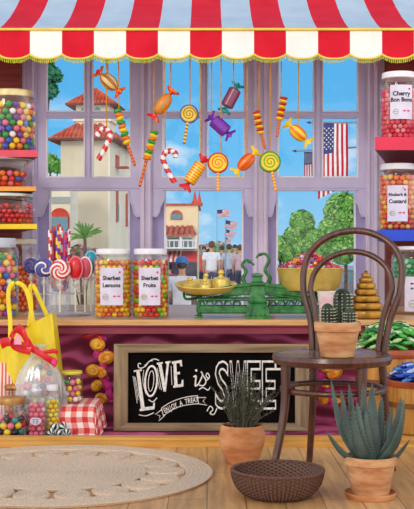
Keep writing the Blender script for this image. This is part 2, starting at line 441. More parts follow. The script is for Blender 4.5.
def cmesh(name, kind, r, m):
    mb = MB()
    if kind == 'ball': mb.sph((0,0,0), r, u=14, v=9)
    elif kind == 'rough': 
        mb.sph((0,0,0), r*1.0, (1,1,.92), u=10, v=7)
        mb.v = [tuple(Vector(v)*(1+R_.uniform(-.08,.05))) for v in mb.v]
    elif kind == 'lemon': mb.sph((0,0,0), r, (1.12,.8,.75), u=12, v=8)
    elif kind == 'drop': mb.sph((0,0,0), r, (1,.75,1), u=8, v=6)
    me = bpy.data.meshes.new(name); me.from_pydata(mb.v, [], mb.f); me.materials.append(m)
    me.polygons.foreach_set('use_smooth', [True]*len(me.polygons)); me.update(); return me
COUNT = {}
def sweets(pts, name, kind, r, cols, lab, group, cat='sweet', tilt=True, picks=None):
    ms = [(n, cmesh(name, kind, r, m)) for n, m, w in cols]; ws = [w for _,_,w in cols]
    for i, p in enumerate(pts):
        k = picks(p) if picks else R_.choices(range(len(ms)), ws)[0]
        o = bpy.data.objects.new(name, ms[k][1]); COL.objects.link(o); o.location = p
        if tilt: o.rotation_euler = (R_.uniform(0,6), R_.uniform(0,6), R_.uniform(0,6))
        tag(o, lab % ms[k][0], cat, group)
def packjar(cpx, d, zb, R, z0, z1, r, yc=.3):
    c = Vector((X(cpx,d), d, zb)); out = []; z = z0+r; L = 0
    RI = R-.004
    while z+r <= z1:
        last = z+1.75*r+r > z1
        rad = RI-r; ringi = 0
        while rad > 0.3*r:
            if ringi > 1 and not last: break
            n = max(1, int(2*PI*rad/(2.04*r)))
            for k in range(n):
                a = 2*PI*(k+.5*(L % 2)+R_.uniform(-.04,.04))/n
                if math.sin(a) > yc: continue
                p = c+Vector((rad*math.cos(a), rad*math.sin(a), z+R_.uniform(-.05,.12)*r*(1 if not last else 4)))
                if -6 < 207+F*p.x/p.y-0 < 420 : out.append(p)
            rad -= 2.02*r; ringi += 1
        z += 1.75*r; L += 1
    return out
def visible(pts, a=-8, b=422): return [p for p in pts if a < 207+F*p.x/p.y < b]
rainbow = [('yellow',yellow,3),('orange',orange,2),('blue',blue,2),('green',green,2),('pink',pink,2),('white',redw,1),('purple',purple,1)]

goldlid = mat('pale_gold_lid', (222,200,150), .3, .6, (196,170,112), 20)
# top-left gumball jar
jar('sweet_jar', 'tall glass jar of rainbow gumballs with pale gold lid on the coral shelf', 11, S1, 6.22, .142, .345, goldlid, .04, .84)
sweets(packjar(11,6.22,S1,.142,.008,.296,.0185), 'gumball', 'ball', .018, rainbow, '%s gumball in the tall jar on the coral top left shelf', 'gumballs in the coral shelf jar')
# glass bowl
o = thing('glass_bowl', 'wide glass bowl with flat glass cover holding red sweets on the orange shelf', 'bowl', (X(6,6.2),6.2,S2))
MB().lathe([(0,.002),(.09,.002),(.12,.02),(.145,.07),(.152,.12),(.15,.15)], seg=40).build('bowl_body', glass('pink_bowl_glass', (1,.9,.93), .05, .5), o, True)
MB().lathe([(.155,.15),(.158,.155),(.15,.163),(0,.168)], seg=40).build('cover', glass('cover_glass', (.9,.97,.95), .15, .6, .1, .3, (.8,.9,.85)), o, True)
pts = []
for L, (rad, z) in enumerate([(.075,.022),(.09,.05),(.1,.078)]):
    for rr in (rad, rad-.035, rad-.07):
        n = max(1, int(2*PI*rr/.037))
        for k in range(n):
            a = 2*PI*(k+.5*L)/n
            if math.sin(a) < .5: pts.append(Vector((X(6,6.2)+rr*math.cos(a), 6.2+rr*math.sin(a), S2+z)))
sweets(visible(pts), 'fruit_jelly', 'ball', .0165, [('red',red,5),('orange',orange,2),('blue',blue,.5),('pink',pink,1)], '%s boiled sweet in the glass bowl on the orange shelf', 'sweets in the glass bowl')
# squat jar red
jar('sweet_jar', 'squat glass jar of bright red sweets with silver lid on the yellow shelf', 6, S3, 6.2, .165, .175, plain('silver_lid', (206,204,196), .25, metal=.6), .022, .86, shoulder=.7)
sweets(packjar(6,6.2,S3,.16,.006,.13,.0145), 'cinnamon_drop', 'ball', .014, [('red',red,5),('dark red',plain('dark_red_candy', (170,20,30), .25, coat=.4),2),('brown',plain('cola_candy', (110,50,40), .3, coat=.4),.7)], '%s sweet in the squat jar on the yellow shelf', 'sweets in the squat red jar')
# orange candy jar (behind) on counter
jar('sweet_jar', 'glass jar of small orange sweets behind the big gumball jar, below the yellow shelf', 17, CT, 6.45, .135, .42, plain('cream_lid', (226,222,206), .35), .03, .8, shoulder=.74)
sweets(packjar(17,6.45,CT,.13,.008,.275,.0145,-.1), 'orange_drop', 'rough', .0135, [('orange',orange,3),('red orange',plain('red_orange_candy', (238,84,30), .3),2)], '%s sweet in the jar behind the big gumball jar', 'sweets in the jar behind the gumballs')
# big gumball jar on counter
jar('sweet_jar', 'big glass jar of rainbow gumballs on the counter at far left behind the yellow bag', -4, CT, 5.78, .118, .415, plain('grey_lid', (196,198,212), .3), .05, .82)
sweets(packjar(-4,5.78,CT,.118,.008,.35,.0185), 'gumball', 'ball', .018, rainbow, '%s gumball in the big jar on the counter at far left', 'gumballs in the counter jar')
# sherbet jars
def sz(k, d): return k*d/F
d = 5.78
jar('sweet_jar', 'glass jar labelled Sherbet Lemons with white lid on the counter', 113, CT, d, .0995, .36, lid_white, .03, .84,
    [('Sherbet',.030,.72),('Lemons',.030,.53)], (.062,.07,.262,.0))
sweets(packjar(113,d,CT,.0995,.006,.315,.0138), 'sherbet_lemon', 'rough', .0142, [('yellow',plain('lemon_yellow', (248,206,30), .3, coat=.3),4),('amber',plain('amber_candy', (244,160,30), .3, coat=.3),3),('orange red',plain('amber_red', (226,90,36), .3, coat=.3),1.4)], '%s sherbet sweet in the Sherbet Lemons jar', 'sweets in the Sherbet Lemons jar')
jar('sweet_jar', 'glass jar labelled Sherbet Fruits with white lid on the counter', 150.5, CT, d, .0975, .36, lid_white, .03, .84,
    [('Sherbet',.029,.72),('Fruits',.029,.53)], (.058,.07,.262,.0))
sweets(packjar(150.5,d,CT,.0975,.006,.315,.0138), 'sherbet_fruit', 'rough', .0142, [('red',red,4),('green',plain('lime_candy', (120,200,30), .3, coat=.3),2),('yellow',yellow,3),('orange',orange,1.5)], '%s sherbet sweet in the Sherbet Fruits jar', 'sweets in the Sherbet Fruits jar')
# right shelves
jar('sweet_jar', 'glass jar labelled Cherry Bon Bons with white lid on the crimson shelf', 399, S4, 6.25, .108, .38, lid_white, .035, .84,
    [('Cherry',.034,.74),('Bon Bons',.032,.56)], (.064,.11,.30,-.005))
sweets(packjar(399,6.25,S4,.108,.006,.31,.0145), 'bon_bon', 'rough', .0145, [('pink',plain('bonbon_pink', (240,92,112), .6),4),('rose',plain('bonbon_rose', (226,60,86), .6),3),('pale pink',plain('bonbon_pale', (244,150,160), .6),1)], '%s bon bon in the Cherry Bon Bons jar', 'bon bons in the cherry jar')
jar('sweet_jar', 'glass jar labelled Rhubarb and Custard with white lid on the blue shelf', 398, S5, 6.25, .11, .375, lid_white, .035, .84,
    [('Rhubarb &',.0235,.74),('Custard',.031,.55)], (.058,.05,.25,-.022))
sweets(packjar(398,6.25,S5,.11,.006,.31,.0155), 'rhubarb_sweet', 'ball', .0152, [('orange',orange,3),('coral',plain('coral_candy', (240,96,60), .35),3),('yellow',plain('custard_candy', (248,196,70), .35),2)], '%s sweet in the Rhubarb and Custard jar', 'sweets in the rhubarb jar')
jar('sweet_jar', 'glass jar of green sweets with large white label on the counter at far right', 414, CT, 6.15, .125, .375, lid_white, .02, .86,
    [], (.085,.02,.21,.01), bars=True)
sweets([p for p in packjar(414,6.15,CT,.125,.2,.31,.0145)], 'mint_sweet', 'lemon', .0145, [('green',plain('mint_green', (30,160,90), .3, coat=.3),3),('pale green',plain('mint_pale', (130,210,160), .3, coat=.3),1)], '%s mint in the far right counter jar', 'mints in the far right jar')

# ============================================================ HANGING SWEETS
DH = 6.42
def rotm(px, py, ang): return Matrix.Translation(P(px,py,DH)-P(px,60,DH)*0) @ Matrix.Rotation(ang, 4, 'Y')
def hang(name, label, cat, px, py, spx, strings_y):
    o = thing(name, label, cat, P(px, py, DH))
    c = P(px, py, DH)
    x = X(spx, DH)-c.x; zt = RAIL-c.z; zb = Z(strings_y, DH)-c.z
    mb = MB(); mb.tube([(x*.98, 0, zb), (x, -.03, zt*.6+zb*.4), (x, DA+.02-DH, zt+.012)], .0038, 6)
    mb.sph((x*.98,0,zb), .007, u=8, v=6)
    mb.build('string', string_mat, o, True)
    return o
k = DH/F   # metres per pixel at the hanging plane
def wrapped(px, py, p1, p2, bw, bmats, emat, label, spx, sy, kind='wrapped_sweet', barrel=False, bl=.68):
    """p1,p2: pixel ends of the twists"""
    o = hang(kind, label, 'sweet', px, py, spx, sy)
    v = Vector(((p2[0]-p1[0])*k, 0, -(p2[1]-p1[1])*k)); L = v.length; ang = math.atan2(v.z, v.x)
    xf = Matrix.Rotation(-ang, 4, 'Y')
    mb = MB(xf); h = L*bl/2; w = bw*k/2
    if not barrel: w *= 1.0
    if barrel: pr = [(0,-h),(w*.75,-h*.98),(w,-h*.85),(w,h*.85),(w*.75,h*.98),(0,h)]
    else: pr = [(w*math.sin(PI*i/12)**.8 if 0 < i < 12 else 0, -h*math.cos(PI*i/12)) for i in range(13)]
    vs = []; fs = []; ms = []; n = 24
    for (r, x) in pr:
        for a in range(n): vs.append((x, r*math.cos(2*PI*a/n), r*math.sin(2*PI*a/n)))
    for i in range(len(pr)-1):
        for a in range(n):
            fs.append((i*n+a, (i+1)*n+a, (i+1)*n+(a+1) % n, i*n+(a+1) % n)); ms.append(((a//2) % 2) if not barrel else 0)
    if barrel and len(bmats) > 1:
        vs = []; fs = []; ms = []; N = 16
        for i in range(N+1):
            x = -h+2*h*i/N; r = w*(1 if 0 < i < N else .8)
            for a in range(n): vs.append((x, r*math.cos(2*PI*a/n), r*math.sin(2*PI*a/n)))
        for i in range(N):
            for a in range(n):
                fs.append((i*n+a, (i+1)*n+a, (i+1)*n+(a+1) % n, i*n+(a+1) % n)); ms.append(i % 2)
    mb.add(vs, fs, ms); mb.build('sweet_body', bmats, o, True)
    for s in (-1, 1):
        mb = MB(xf); n = 16; rows = [(h*.93, .010, 0), (h+.25*(L/2-h), w*.28, 0), (h+.65*(L/2-h), w*.75, .3), (L/2*1.04, w*1.0, .6)]
        vs = []
        for (x, r, rf) in rows:
            for a in range(n):
                t = 2*PI*a/n; rr = r*(1+.22*rf*math.cos(4*t))
                xx = x+(.006*math.cos(6*t) if rf > .5 else 0)
                vs.append((s*xx, rr*math.cos(t)*.55, rr*math.sin(t)))
        fs = [(i*n+a, i*n+(a+1) % n, (i+1)*n+(a+1) % n, (i+1)*n+a) for i in range(3) for a in range(n)]
        mb.add(vs, fs, [R_.choice([0,0,1]) if len(emat) > 1 else 0 for _ in fs]); mb.build('wrapper_twist', emat, o, True)
    return o
cream = plain('cream_candy', (232,200,130), .3, coat=.3); brownc = plain('brown_stripe', (176,110,60), .3)
wrapped(109,82,(98,73),(120,94),14.5,[cream,brownc],[orange,red],'cream and brown striped sweet with orange twisted ends hanging over the left window',108,76)
wrapped(163,104,(173,90),(153,118),14,[orange,plain('olive_stripe', (190,150,70), .3)],[red,orange],'orange and olive sweet with red orange twisted ends hanging beside the left post',171,92)
wrapped(195,173,(205,158),(185,189),13,[yellow,orange],[red],'yellow and orange banded cracker shaped sweet with red ends hanging at centre',201,160,barrel=True,bl=.62)
wrapped(220,126,(210,117),(231,136),14,[purple],[purple,plain('violet_foil', (150,70,200), .3)],'shiny purple wrapped sweet hanging in the middle window',211.5,118,barrel=True)
wrapped(231,98,(238,84),(224,111),13,[maroon],[teal,plain('dark_teal', (20,110,100), .3)],'dark maroon sweet with green twisted ends hanging in the middle window',233.5,88,barrel=True)
wrapped(246,162,(256,151),(235,173),13.5,[orange,plain('deep_orange', (226,92,24), .3)],[yellow],'orange sweet with yellow ends hanging between the red rimmed and green rimmed lollipops',247,156)
wrapped(298,133,(287,123),(309,143),13.5,[orange,yellow],[yellow],'orange sweet with yellow ends hanging alone in the right window',298,127)

def lolly(px, py, r, rim, face, sw, sx, sy, spx, label, smats):
    o = hang('swirl_lollipop', label, 'lollipop', px, py, spx, py-r*.95)
    R = r*k
    mb = MB(Matrix.Rotation(PI/2, 4, 'X')); mb.lathe([(0,-.014),(R*.8,-.013),(R*.9,-.006),(R*.9,.006),(R*.8,.013),(0,.014)], seg=32)
    mb.build('candy_disc', face, o, True)
    MB().tube([(R*.9*math.cos(a), 0, R*.9*math.sin(a)) for a in [2*PI*i/36 for i in range(36)]], R*.13, 8, 0, True).build('rim', rim, o, True)
    for s in (-1,):
        pts = [(R*.72*(1-i/46)*math.cos(i*.33), s*.0135, R*.72*(1-i/46)*math.sin(i*.33)) for i in range(44)]
        MB().tube(pts, R*.06, 6).build('spiral', sw, o, True)
    e = Vector(((sx-px)*k, 0, -(sy-py)*k)); st = e.normalized()*R*.95; n = 12
    MB().tube([st+(e-st)*i/n for i in range(n+1)], .0085, 8, lambda i,q: i % 2).build('stick', smats, o)
brn = plain('toffee_brown', (180,80,30), .35)
lolly(189,114,9.3,blue,plain('gold_candy', (236,196,60), .3, coat=.4),plain('amber_swirl', (170,130,30), .3),184,144,190,'yellow spiral lollipop with blue rim hanging in the middle window',[yellow,brn])
lolly(218,163,10.3,red,yellow,orange,218,191,221,'yellow spiral lollipop with red rim hanging below the purple sweet',[yellow,orange])
lolly(270,162,10.6,green,yellow,plain('lime_swirl', (120,180,30), .3),276,191,270,'yellow spiral lollipop with green rim hanging before the right post',[yellow,orange])
def stack(tx, ty, bx, by, ex, ey, w, n, mats, label, spx, smats):
    o = hang('twist_lollipop', label, 'lollipop', tx, ty, spx, ty)
    v = Vector(((bx-tx)*k, 0, -(by-ty)*k)); mb = MB()
    for i in range(n):
        c = v*((i+.5)/n); ang = math.atan2(v.x, -v.z)
        mb.sph(c, w*k/2, (1, 1, max(.3, v.length/n/(w*k)*1.25)), 14, 8, i % len(mats), rot=(0,-ang+(.16 if i % 2 else -.16),0))
    mb.build('twisted_candy', mats, o, True)
    e = Vector(((ex-tx)*k, 0, -(ey-ty)*k)); m = 14
    MB().tube([v*.97+(e-v*.97)*i/m for i in range(m+1)], [.009]*m+[.005], 8, lambda i,q: i % 2).build('stick', smats, o)
stack(117,109,127.5,144,135,166,9,9,[green,orange,yellow],'green and orange twisted lollipop hanging over the left window',119,[orange,brn])
stack(155,131,146.5,160,139.5,187,9,9,[green,yellow,orange],'green and yellow twisted lollipop hanging on the left post',154,[orange,brn])
stack(256,111,261,134,265,149,8.5,8,[plain('brick_red_candy', (200,50,30), .3, coat=.4),yellow],'red and yellow twisted lollipop hanging on the right post',259,[orange,brn])
stack(284,97,279.5,120,277,137,8.5,8,[plain('brick_red_candy', (200,50,30), .3, coat=.4),yellow],'red and yellow twisted lollipop hanging at the edge of the right window',281,[orange,brn])
def cane(pts, label, spx, sy):
    o = hang('candy_cane', label, 'candy cane', pts[0][0], pts[0][1], spx, sy)
    c = P(*pts[0], DH); pp = spline([P(a,b,DH)-c for a,b in pts], 8)
    MB().tube(pp, [.008]+[.0165]*(len(pp)-2)+[.010], 10, lambda i,q: ((i*2+q)//9) % 2).build('cane_body', [red,redw], o, True)
cane([(97,137),(99,131),(104,129),(109,131),(110,137),(107,144),(103,152),(98,160)], 'red and white candy cane hanging low in the left window', 107, 130)
cane([(176,158),(175,153),(170,151),(165,153),(163,159),(166,167),(170,175),(175,183)], 'red and white candy cane hanging in the middle window', 165, 153)
# ============================================================ SCALES
d = 5.82
def kk(px): return px*d/F
C0 = P(257, 319, d); C0.z = CT
sc = thing('counter_scales', 'ornate green cast iron sweet shop scales with two swan neck pointers on the counter', 'scales', C0)
def L(px, py, dy=0): v = P(px, py, d)-C0; v.z = Z(py, d)-CT+ (Z(319, d)*0); return Vector((v.x, dy, Z(py,d)-CT))
mb = MB()
# base plinth beams front/back with scallop arches
for dy in (-.07, .07):
    mb.tube([L(198,311,dy), L(328,311,dy)], .010, 8); mb.tube([L(198,299,dy), L(328,299,dy)], .007, 8)
    for i in range(15):
        a = 201+i*9
        if 243 < a < 268: continue
        mb.tube(spline([L(a-4,311,dy), L(a-3,303,dy), L(a,301,dy), L(a+3,303,dy), L(a+4,311,dy)], 3), .0035, 6)
    mb.bbox(L(199,311,dy-.004), L(327,305.5,dy+.004))
for a in (200, 326):
    mb.tube([L(a,308,-.07), L(a,308,.07)], .009, 8)
mb.build('base_frame', greeniron, sc, True)
for a, s in ((199,-1),(327,1)):
    for dy in (-.07,.07):
        m2 = MB(); m2.tube([L(a,302,dy), L(a+s*1,309,dy), L(a-s*1,315,dy), (L(a+s*1,316,dy).x, dy, .006)], [.013,.009,.009,.016], 8)
        m2.box((L(a+s*.5,316).x, dy, .005), (.045,.035,.010)); m2.build('foot', greeniron, sc, True)
# central column, tapered ornate
mb = MB(); x = L(257,0).x
def sq(prof, c):
    vs = []; fs = []
    for w, dd, z in [(w_, d_*1.4, z_) for w_, d_, z_ in prof]: vs += [(c-w,-dd,z),(c+w,-dd,z),(c+w,dd,z),(c-w,dd,z)]
    for i in range(len(prof)-1):
        for q in range(4): fs.append((i*4+q, i*4+(q+1)%4, i*4+4+(q+1)%4, i*4+4+q))
    fs.append((3,2,1,0)); n = len(vs); fs.append((n-4,n-3,n-2,n-1)); return vs, fs
vs, fs = sq([(.066,.095,0),(.066,.095,.012),(.060,.088,.018),(.056,.082,.05),(.046,.07,.075),(.050,.074,.083),(.042,.062,.09),(.036,.052,.14),(.033,.048,.165),(.040,.055,.172),(.040,.055,.182),(.026,.04,.192),(.024,.038,.212),(.030,.044,.218),(.030,.044,.226),(0.01,.01,.234)], x)
mb.add(vs, fs)
for q in (-.035,-.012,.012,.035): mb.tube([(x+q,-.128,.02),(x+q*.8,-.103,.07)], .005, 6)
mb.build('column', greeniron, sc)
# beams
mb = MB()
for dy in (-.055, .055):
    pts = spline([L(186,293,dy), L(205,294,dy), L(225,288,dy), L(257,285,dy), L(290,288,dy), L(315,291,dy), L(330,290,dy)], 5)
    mb.tube(pts, .011, 8, flat=.6); 
    pts = spline([L(205,300,dy), L(230,295,dy), L(257,293,dy), L(290,297,dy), L(315,297,dy)], 5); mb.tube(pts, .007, 8)
    mb.prism([(v.x, v.z) for v in [L(225,289), L(257,286), L(290,289), L(315,292), L(300,296), L(257,292), L(222,295)]], dy-.004, dy+.004)
for a in (188, 215, 300, 328): mb.tube([L(a,292,-.055), L(a,292,.055)], .007, 8)
mb.build('beam', greeniron, sc, True)
for a0, b0, s in ((247,281,1),(264,279,-1)):
    pts = [L(a0,286,-.02), L(a0-s*2.5,b0-2,-.02), L(a0-s*3.5,b0-9,-.02), L(a0,b0-16,-.02), L(a0+s*4,b0-17,-.02), L(a0+s*5.2,b0-13.5,-.02), L(a0+s*2,b0-12,-.02)]
    if s == -1: pts = [L(267,284,-.02), L(270,278,-.02), L(265,270,-.02), L(269,260,-.02), L(265,254,-.02), L(259,255,-.02), L(256,258,-.02)]
    else: pts = [L(245,284,-.02), L(243,278,-.02), L(246,271,-.02), L(242,265,-.02), L(246,260,-.02), L(250,262,-.02), L(254,265,-.02)]
    pp = spline(pts, 5); n = len(pp)
    m2 = MB(); m2.tube(pp, [.011-.006*i/n for i in range(n)], 8); m2.sph(pp[int(n*.78)], .0105, (1.1,.8,.9), 10, 7); m2.build('swan_pointer', greeniron, sc, True)
# pan carriers
for a, pw in ((206,22),(310,24)):
    m2 = MB(); 
    for s in (-1,1):
        m2.tube(spline([L(a+s*pw,292 if a<250 else 288,0), L(a+s*pw*.9,299,0), L(a+s*4,297,0)], 5), .007, 8)
        m2.tube([L(a+s*6,297,-.05), L(a+s*8,289,-.05)], .006, 8); m2.tube([L(a+s*6,297,.05), L(a+s*8,289,.05)], .006, 8)
    m2.tube([(v[0]+L(a,0).x, v[1], L(a,291 if a<250 else 290.5).z) for v in ring(kk(pw*.8), 0, 32)], .006, 8, closed=True)
    m2.build('pan_carrier', greeniron, sc, True)
# left flat pan
TILT = 7; m2 = MB(); c = L(206,292); m2.lathe([(0,0),(kk(20),.0),(kk(27),.012),(kk(31),.038),(kk(31.6),.041),(kk(31),.045),(kk(29.5),.04),(kk(26),.018),(kk(19),.007),(0,.006)], (0,0,0), 48); fpn = m2.build('flat_pan', brass, sc, 40); fpn.location = c; fpn.rotation_euler = (math.radians(TILT),0,0)
PANZ = c.z+CT+.007
m2 = MB(); c2 = L(310,291); m2.lathe([(0,0),(kk(25),.004),(kk(30),.03),(kk(33),.115),(kk(33.6),.118),(kk(32.6),.122),(kk(31.5),.115),(kk(28.5),.035),(kk(23),.012),(0,.010)], c2, 48); m2.build('deep_pan', brass, sc, 40)
for px, r, h, y, lab in ((221,8.5,.066,.05,'largest brass weight with knob on the left scale pan'),(190,8,.042,.03,'low wide brass weight at the left side of the scale pan'),(205,6,.045,-.04,'small brass weight in the middle front of the scale pan'),(206,6.5,.050,.085,'brass weight at the back of the left scale pan')):
    w = thing('brass_weight', lab, 'weight', (X(px,d+y), d+y, PANZ+y*math.tan(math.radians(TILT))), 0, 'weights on the scale pan'); w.rotation_euler = (math.radians(TILT),0,0)
    r = kk(r); MB().lathe([(0,0),(r,.0),(r,h*.8),(r*.9,h*.9),(r*.35,h),(r*.25,h*1.15),(r*.42,h*1.35),(r*.3,h*1.55),(0,h*1.6)], seg=24).build('weight_body', brass, w, 40)
# wrapped sweets heaped in the deep pan
PC = Vector((X(310,d), d, c2.z+CT)); cnt = 0
wm = []
for nm, c in (('pink',(232,84,140)),('red',(222,44,60)),('violet',(150,90,180)),('orange',(240,140,50)),('silver',(206,200,214)),('crimson',(186,30,70))):
    m = plain('foil_'+nm, c, .25, metal=.15, coat=.4); mb = MB(); mb.sph((0,0,0), .0155, (1,.8,.8), 8, 6)
    for s in (-1,1): mb.add([(s*.012,0,0),(s*.026,-.010,.006),(s*.028,0,-.004),(s*.026,.010,.006)], [(0,1,2),(0,2,3)])
    me = bpy.data.meshes.new('toffee'); me.from_pydata(mb.v, [], mb.f); me.materials.append(m); wm.append((nm, me))
for (rad, z, n) in ((.150,.122,26),(.118,.122,20),(.108,.148,18),(.078,.160,12),(.045,.176,7),(.02,.194,3),(0,.205,1)):
    for i in range(n):
        a = 2*PI*(i+R_.uniform(-.15,.15))/n; nm, me = R_.choice(wm)
        o = bpy.data.objects.new('wrapped_toffee', me); COL.objects.link(o)
        o.location = PC+Vector((rad*math.cos(a), rad*math.sin(a), z+R_.uniform(-.004,.006))); o.rotation_euler = (R_.uniform(-.5,.5), R_.uniform(-.4,.4), R_.uniform(0,6))
        tag(o, nm+' foil wrapped toffee in the heap on the deep brass scale pan', 'sweet', 'toffees on the scale pan')

# stack of brass weights, pagoda like
d2 = 5.72; tiers = [(17.2,9),(16.6,7.5),(14.5,7),(11.6,6.5),(9.6,6),(7.2,5),(4.8,4.5)]
z = CT; names = ['bottom tier','second tier from the bottom','third tier from the bottom','middle upper tier','third tier from the top','tier just under the topmost','topmost small tier']
for i, (r, h) in enumerate(tiers):
    r = r*d2/F; h = h*d2/F; o = thing('brass_bowl_weight', 'round brass weight, %s of the pagoda shaped stack on the counter' % names[i], 'weight', (X(366,d2), d2, z), 0, 'stacked brass weights')
    MB().lathe([(0,0),(r*.86,0),(r*.97,h*.16),(r,h*.55),(r*.97,h*.8),(r*.9,h*.86),(r*.9,h*.9),(r*.84,h*.94),(0,h*.995)], seg=36).build('weight_body', brass_dark, o, 40)
    if i == 6: MB().lathe([(r*.4,h),(r*.25,h*1.2),(r*.4,h*1.5),(0,h*1.6)], seg=16).build('knob', brass_dark, o, True)
    z += h
# white tapered cup
cup = thing('paper_cup', 'white and pink tapered cup behind the cactus pot on the counter', 'cup', (X(327,5.68), 5.68, CT))
MB().lathe([(0,0),(.034,0),(.050,.14),(.047,.14),(.032,.006),(0,.006)], seg=28).build('cup_body', mat('cup_pink_white', (232,222,226), .5, 0, (222,180,190), 14), cup, 40)
MB().tube([(x_,y_,.14) for x_,y_,_ in ring(.0495,0,28)], .003, 6, closed=True).build('rolled_rim', lid_white, cup, True)

# ============================================================ LOLLIPOP STAND and lollipops
ds = 6.02; LS = P(58, 0, ds); LS.z = CT
st = thing('lollipop_stand', 'clear round tiered plastic stand holding lollipops on the counter at left', 'stand', LS)
def ks(p): return p*ds/F
MB().lathe([(0,0),(ks(33),0),(ks(33.5),.008),(ks(32),.02),(ks(29),.022),(0,.022)], seg=48).build('base_tray', clearplastic, st, 40)
MB().lathe([(ks(10),.115),(ks(27),.115),(ks(27),.121),(ks(10),.121),(ks(10),.115)], seg=40).build('holed_disc', clearplastic, st, 40)
mb = MB()
for a in (.4, 1.9, 3.4, 5.1): mb.cyl((ks(9)*math.cos(a), ks(9)*math.sin(a), .02), (ks(9)*math.cos(a), ks(9)*math.sin(a), .12), .005)
mb.build('post', clearplastic, st, True)
mb = MB(); mb.lathe([(ks(12.4),.02),(ks(12.4),.215),(ks(12.4)+.004,.215)], seg=32); mb.disc((0,0,.122), ks(12), 32); mb.build('centre_tub', clearplastic, st, 60)
sv = plain('stick_cream', (246,236,206), .5)
def lol(px, py, r, cols, label, dy=-.1, kind='swirl', ry=None, dyy=0):
    dd = ds+dy; c = P(px, py, dd); o = thing('stick_lollipop', label, 'lollipop', (c.x, dd, CT+.026)); zc = c.z-CT-.026; R = r*dd/F
    MB().tube([(0,0,0),(0,0,zc-R*.6)], .0045, 8).build('stick', sv, o, True)
    if kind == 'swirl':
        mb = MB(); NA, NR = 48, 9; vs = []; fs = []; ms_l = []
        for sd in (-1, 1):
            o0 = len(vs)
            for j in range(NR+1):
                for i in range(NA):
                    rr = R*j/NR; a = 2*PI*i/NA+.42*j; vs.append((rr*math.cos(a), sd*.011*math.sqrt(max(0,1-(j/NR)**4)), zc+rr*math.sin(a)))
            for j in range(NR):
                for i in range(NA):
                    f_ = (o0+j*NA+i, o0+j*NA+(i+1)%NA, o0+(j+1)*NA+(i+1)%NA, o0+(j+1)*NA+i); fs.append(f_ if sd < 0 else f_[::-1]); ms_l.append((i*8//NA) % len(cols) if len(cols) != 3 else (i*9//NA) % 3)
        mb.add(vs, fs, ms_l); mb.build('swirl_candy', cols, o, True)
    elif kind == 'egg':
        mb = MB(); mb.sph((0,0,zc), R, (.62,.35,1.05), 18, 12, 0); mb.build('candy_head', cols[0], o, True)
        mb = MB(); mb.tube([(R*.66*math.cos(a),-.0,zc+R*1.08*math.sin(a)) for a in [2*PI*i/30 for i in range(30)]], R*.09, 6, closed=True); mb.build('candy_edge', cols[1], o, True)
    MB().lathe([(.005,zc-R*1.9),(.017,zc-R*1.55),(.006,zc-R*1.2),(.02,zc-R*.95)], seg=12, rip=lambda a,i: 1+.2*math.cos(5*a)).build('film_wrapper', glass('cellophane', (1,1,1), .12, .6, .12, .25, (.95,.95,1)), o, True)
nb = plain('navy_swirl', (50,50,120), .25, coat=.4); pr_ = plain('plum_swirl', (130,60,120), .25, coat=.4)
lol(31,266,8,[nb,pr_,blue],'dark blue and plum swirl lollipop, leftmost on the clear stand',-.06)
lol(44,268,9.5,[blue,plain('violet_swirl',(110,70,160),.25,coat=.4),nb,redw],'blue and violet swirl lollipop beside the red and white one',-.09)
lol(60,270,10.5,[red,redw],'red and white swirl lollipop at the front centre of the clear stand',-.17)
lol(75.5,268,10.5,[red,pink],'flat red oval lollipop right of the red and white swirl',-.13,'egg')
lol(85,268,10,[plain('rose_head',(226,90,110),.3,coat=.4),redw],'rose pink oval lollipop between the red oval and teal ones',-.09,'egg')
lol(91,262,10,[plain('teal_head',(30,140,170),.3,coat=.4),plain('teal_edge',(130,210,220),.3)],'teal oval lollipop, rightmost on the clear stand',-.04,'egg')
# rock sticks standing in the centre tub
cols = [[red,redw],[red,maroon],[yellow,purple],[red,redw],[purple,red],[redw,purple],[red,redw],[maroon,red]]
for i, px in enumerate((50.5,54,57.5,61,64.5,67.5,71,59)):
    dd = ds+(-.02,.03,-.035,.02,-.03,.03,-.01,.045)[i]; top = (230,226,231,227,232,229,231,224)[i]
    dx = X(px,dd)-LS.x; dx = max(-.055,min(.055,dx))
    b = Vector((LS.x+dx*.85, dd, CT+.128)); t = Vector((LS.x+dx*1.1, dd, Z(top,dd)))
    mb = MB(); n = 18; mb.tube([(t-b)*j/n for j in range(n+1)], .0105, 8, lambda j,q: ((j+q//2) // 2) % 2)
    o = mb.build('rock_stick', cols[i], None, True); o.location = b
    tag(o, ('red and white','red and maroon','yellow and purple','red and white','purple and red','white and purple','red and white','maroon and red')[i]+' striped rock stick standing upright in the tub of the clear stand', 'rock candy', 'rock sticks in the clear stand')

# ============================================================ DISPLAY UNDER THE COUNTER
# chalkboard sign
dS = 5.42; sg = thing('chalkboard_sign', 'weathered wood framed chalkboard reading Love is Sweet, Enjoy a Treat', 'sign', (X(211.5,dS), dS, .002))
sg.rotation_euler = (math.radians(-4), 0, 0)
def S(px, py, dy=0): return Vector((X(px,dS)-X(211.5,dS), dy, (432-py)*dS/F))
grey_wood = wood('weathered_frame', (164,142,112), (116,96,74), 'x', .8, 5, bump=.4); grey_wood_v = wood('weathered_frame_v', (164,142,112), (116,96,74), 'z', .8, 5, bump=.4)
def fr_(pts, m, lab='frame_rail'):
    mb = MB(); a, b, c, e = [S(*p) for p in pts]
    # bevelled rail: outer low, inner low with raised middle
    q = [a,b,c,e]; y = -.03
    mb.add([(v.x, y, v.z) for v in q]+[(v.x, .012, v.z) for v in q], [(0,1,2,3),(7,6,5,4),(0,4,5,1),(1,5,6,2),(2,6,7,3),(3,7,4,0)])
    mb.build(lab, m, sg)
fr_([(114,432),(309,432),(295,424.5),(128,424.5)], grey_wood); fr_([(114,346),(128,354.5),(295,354.5),(309,346)], grey_wood)
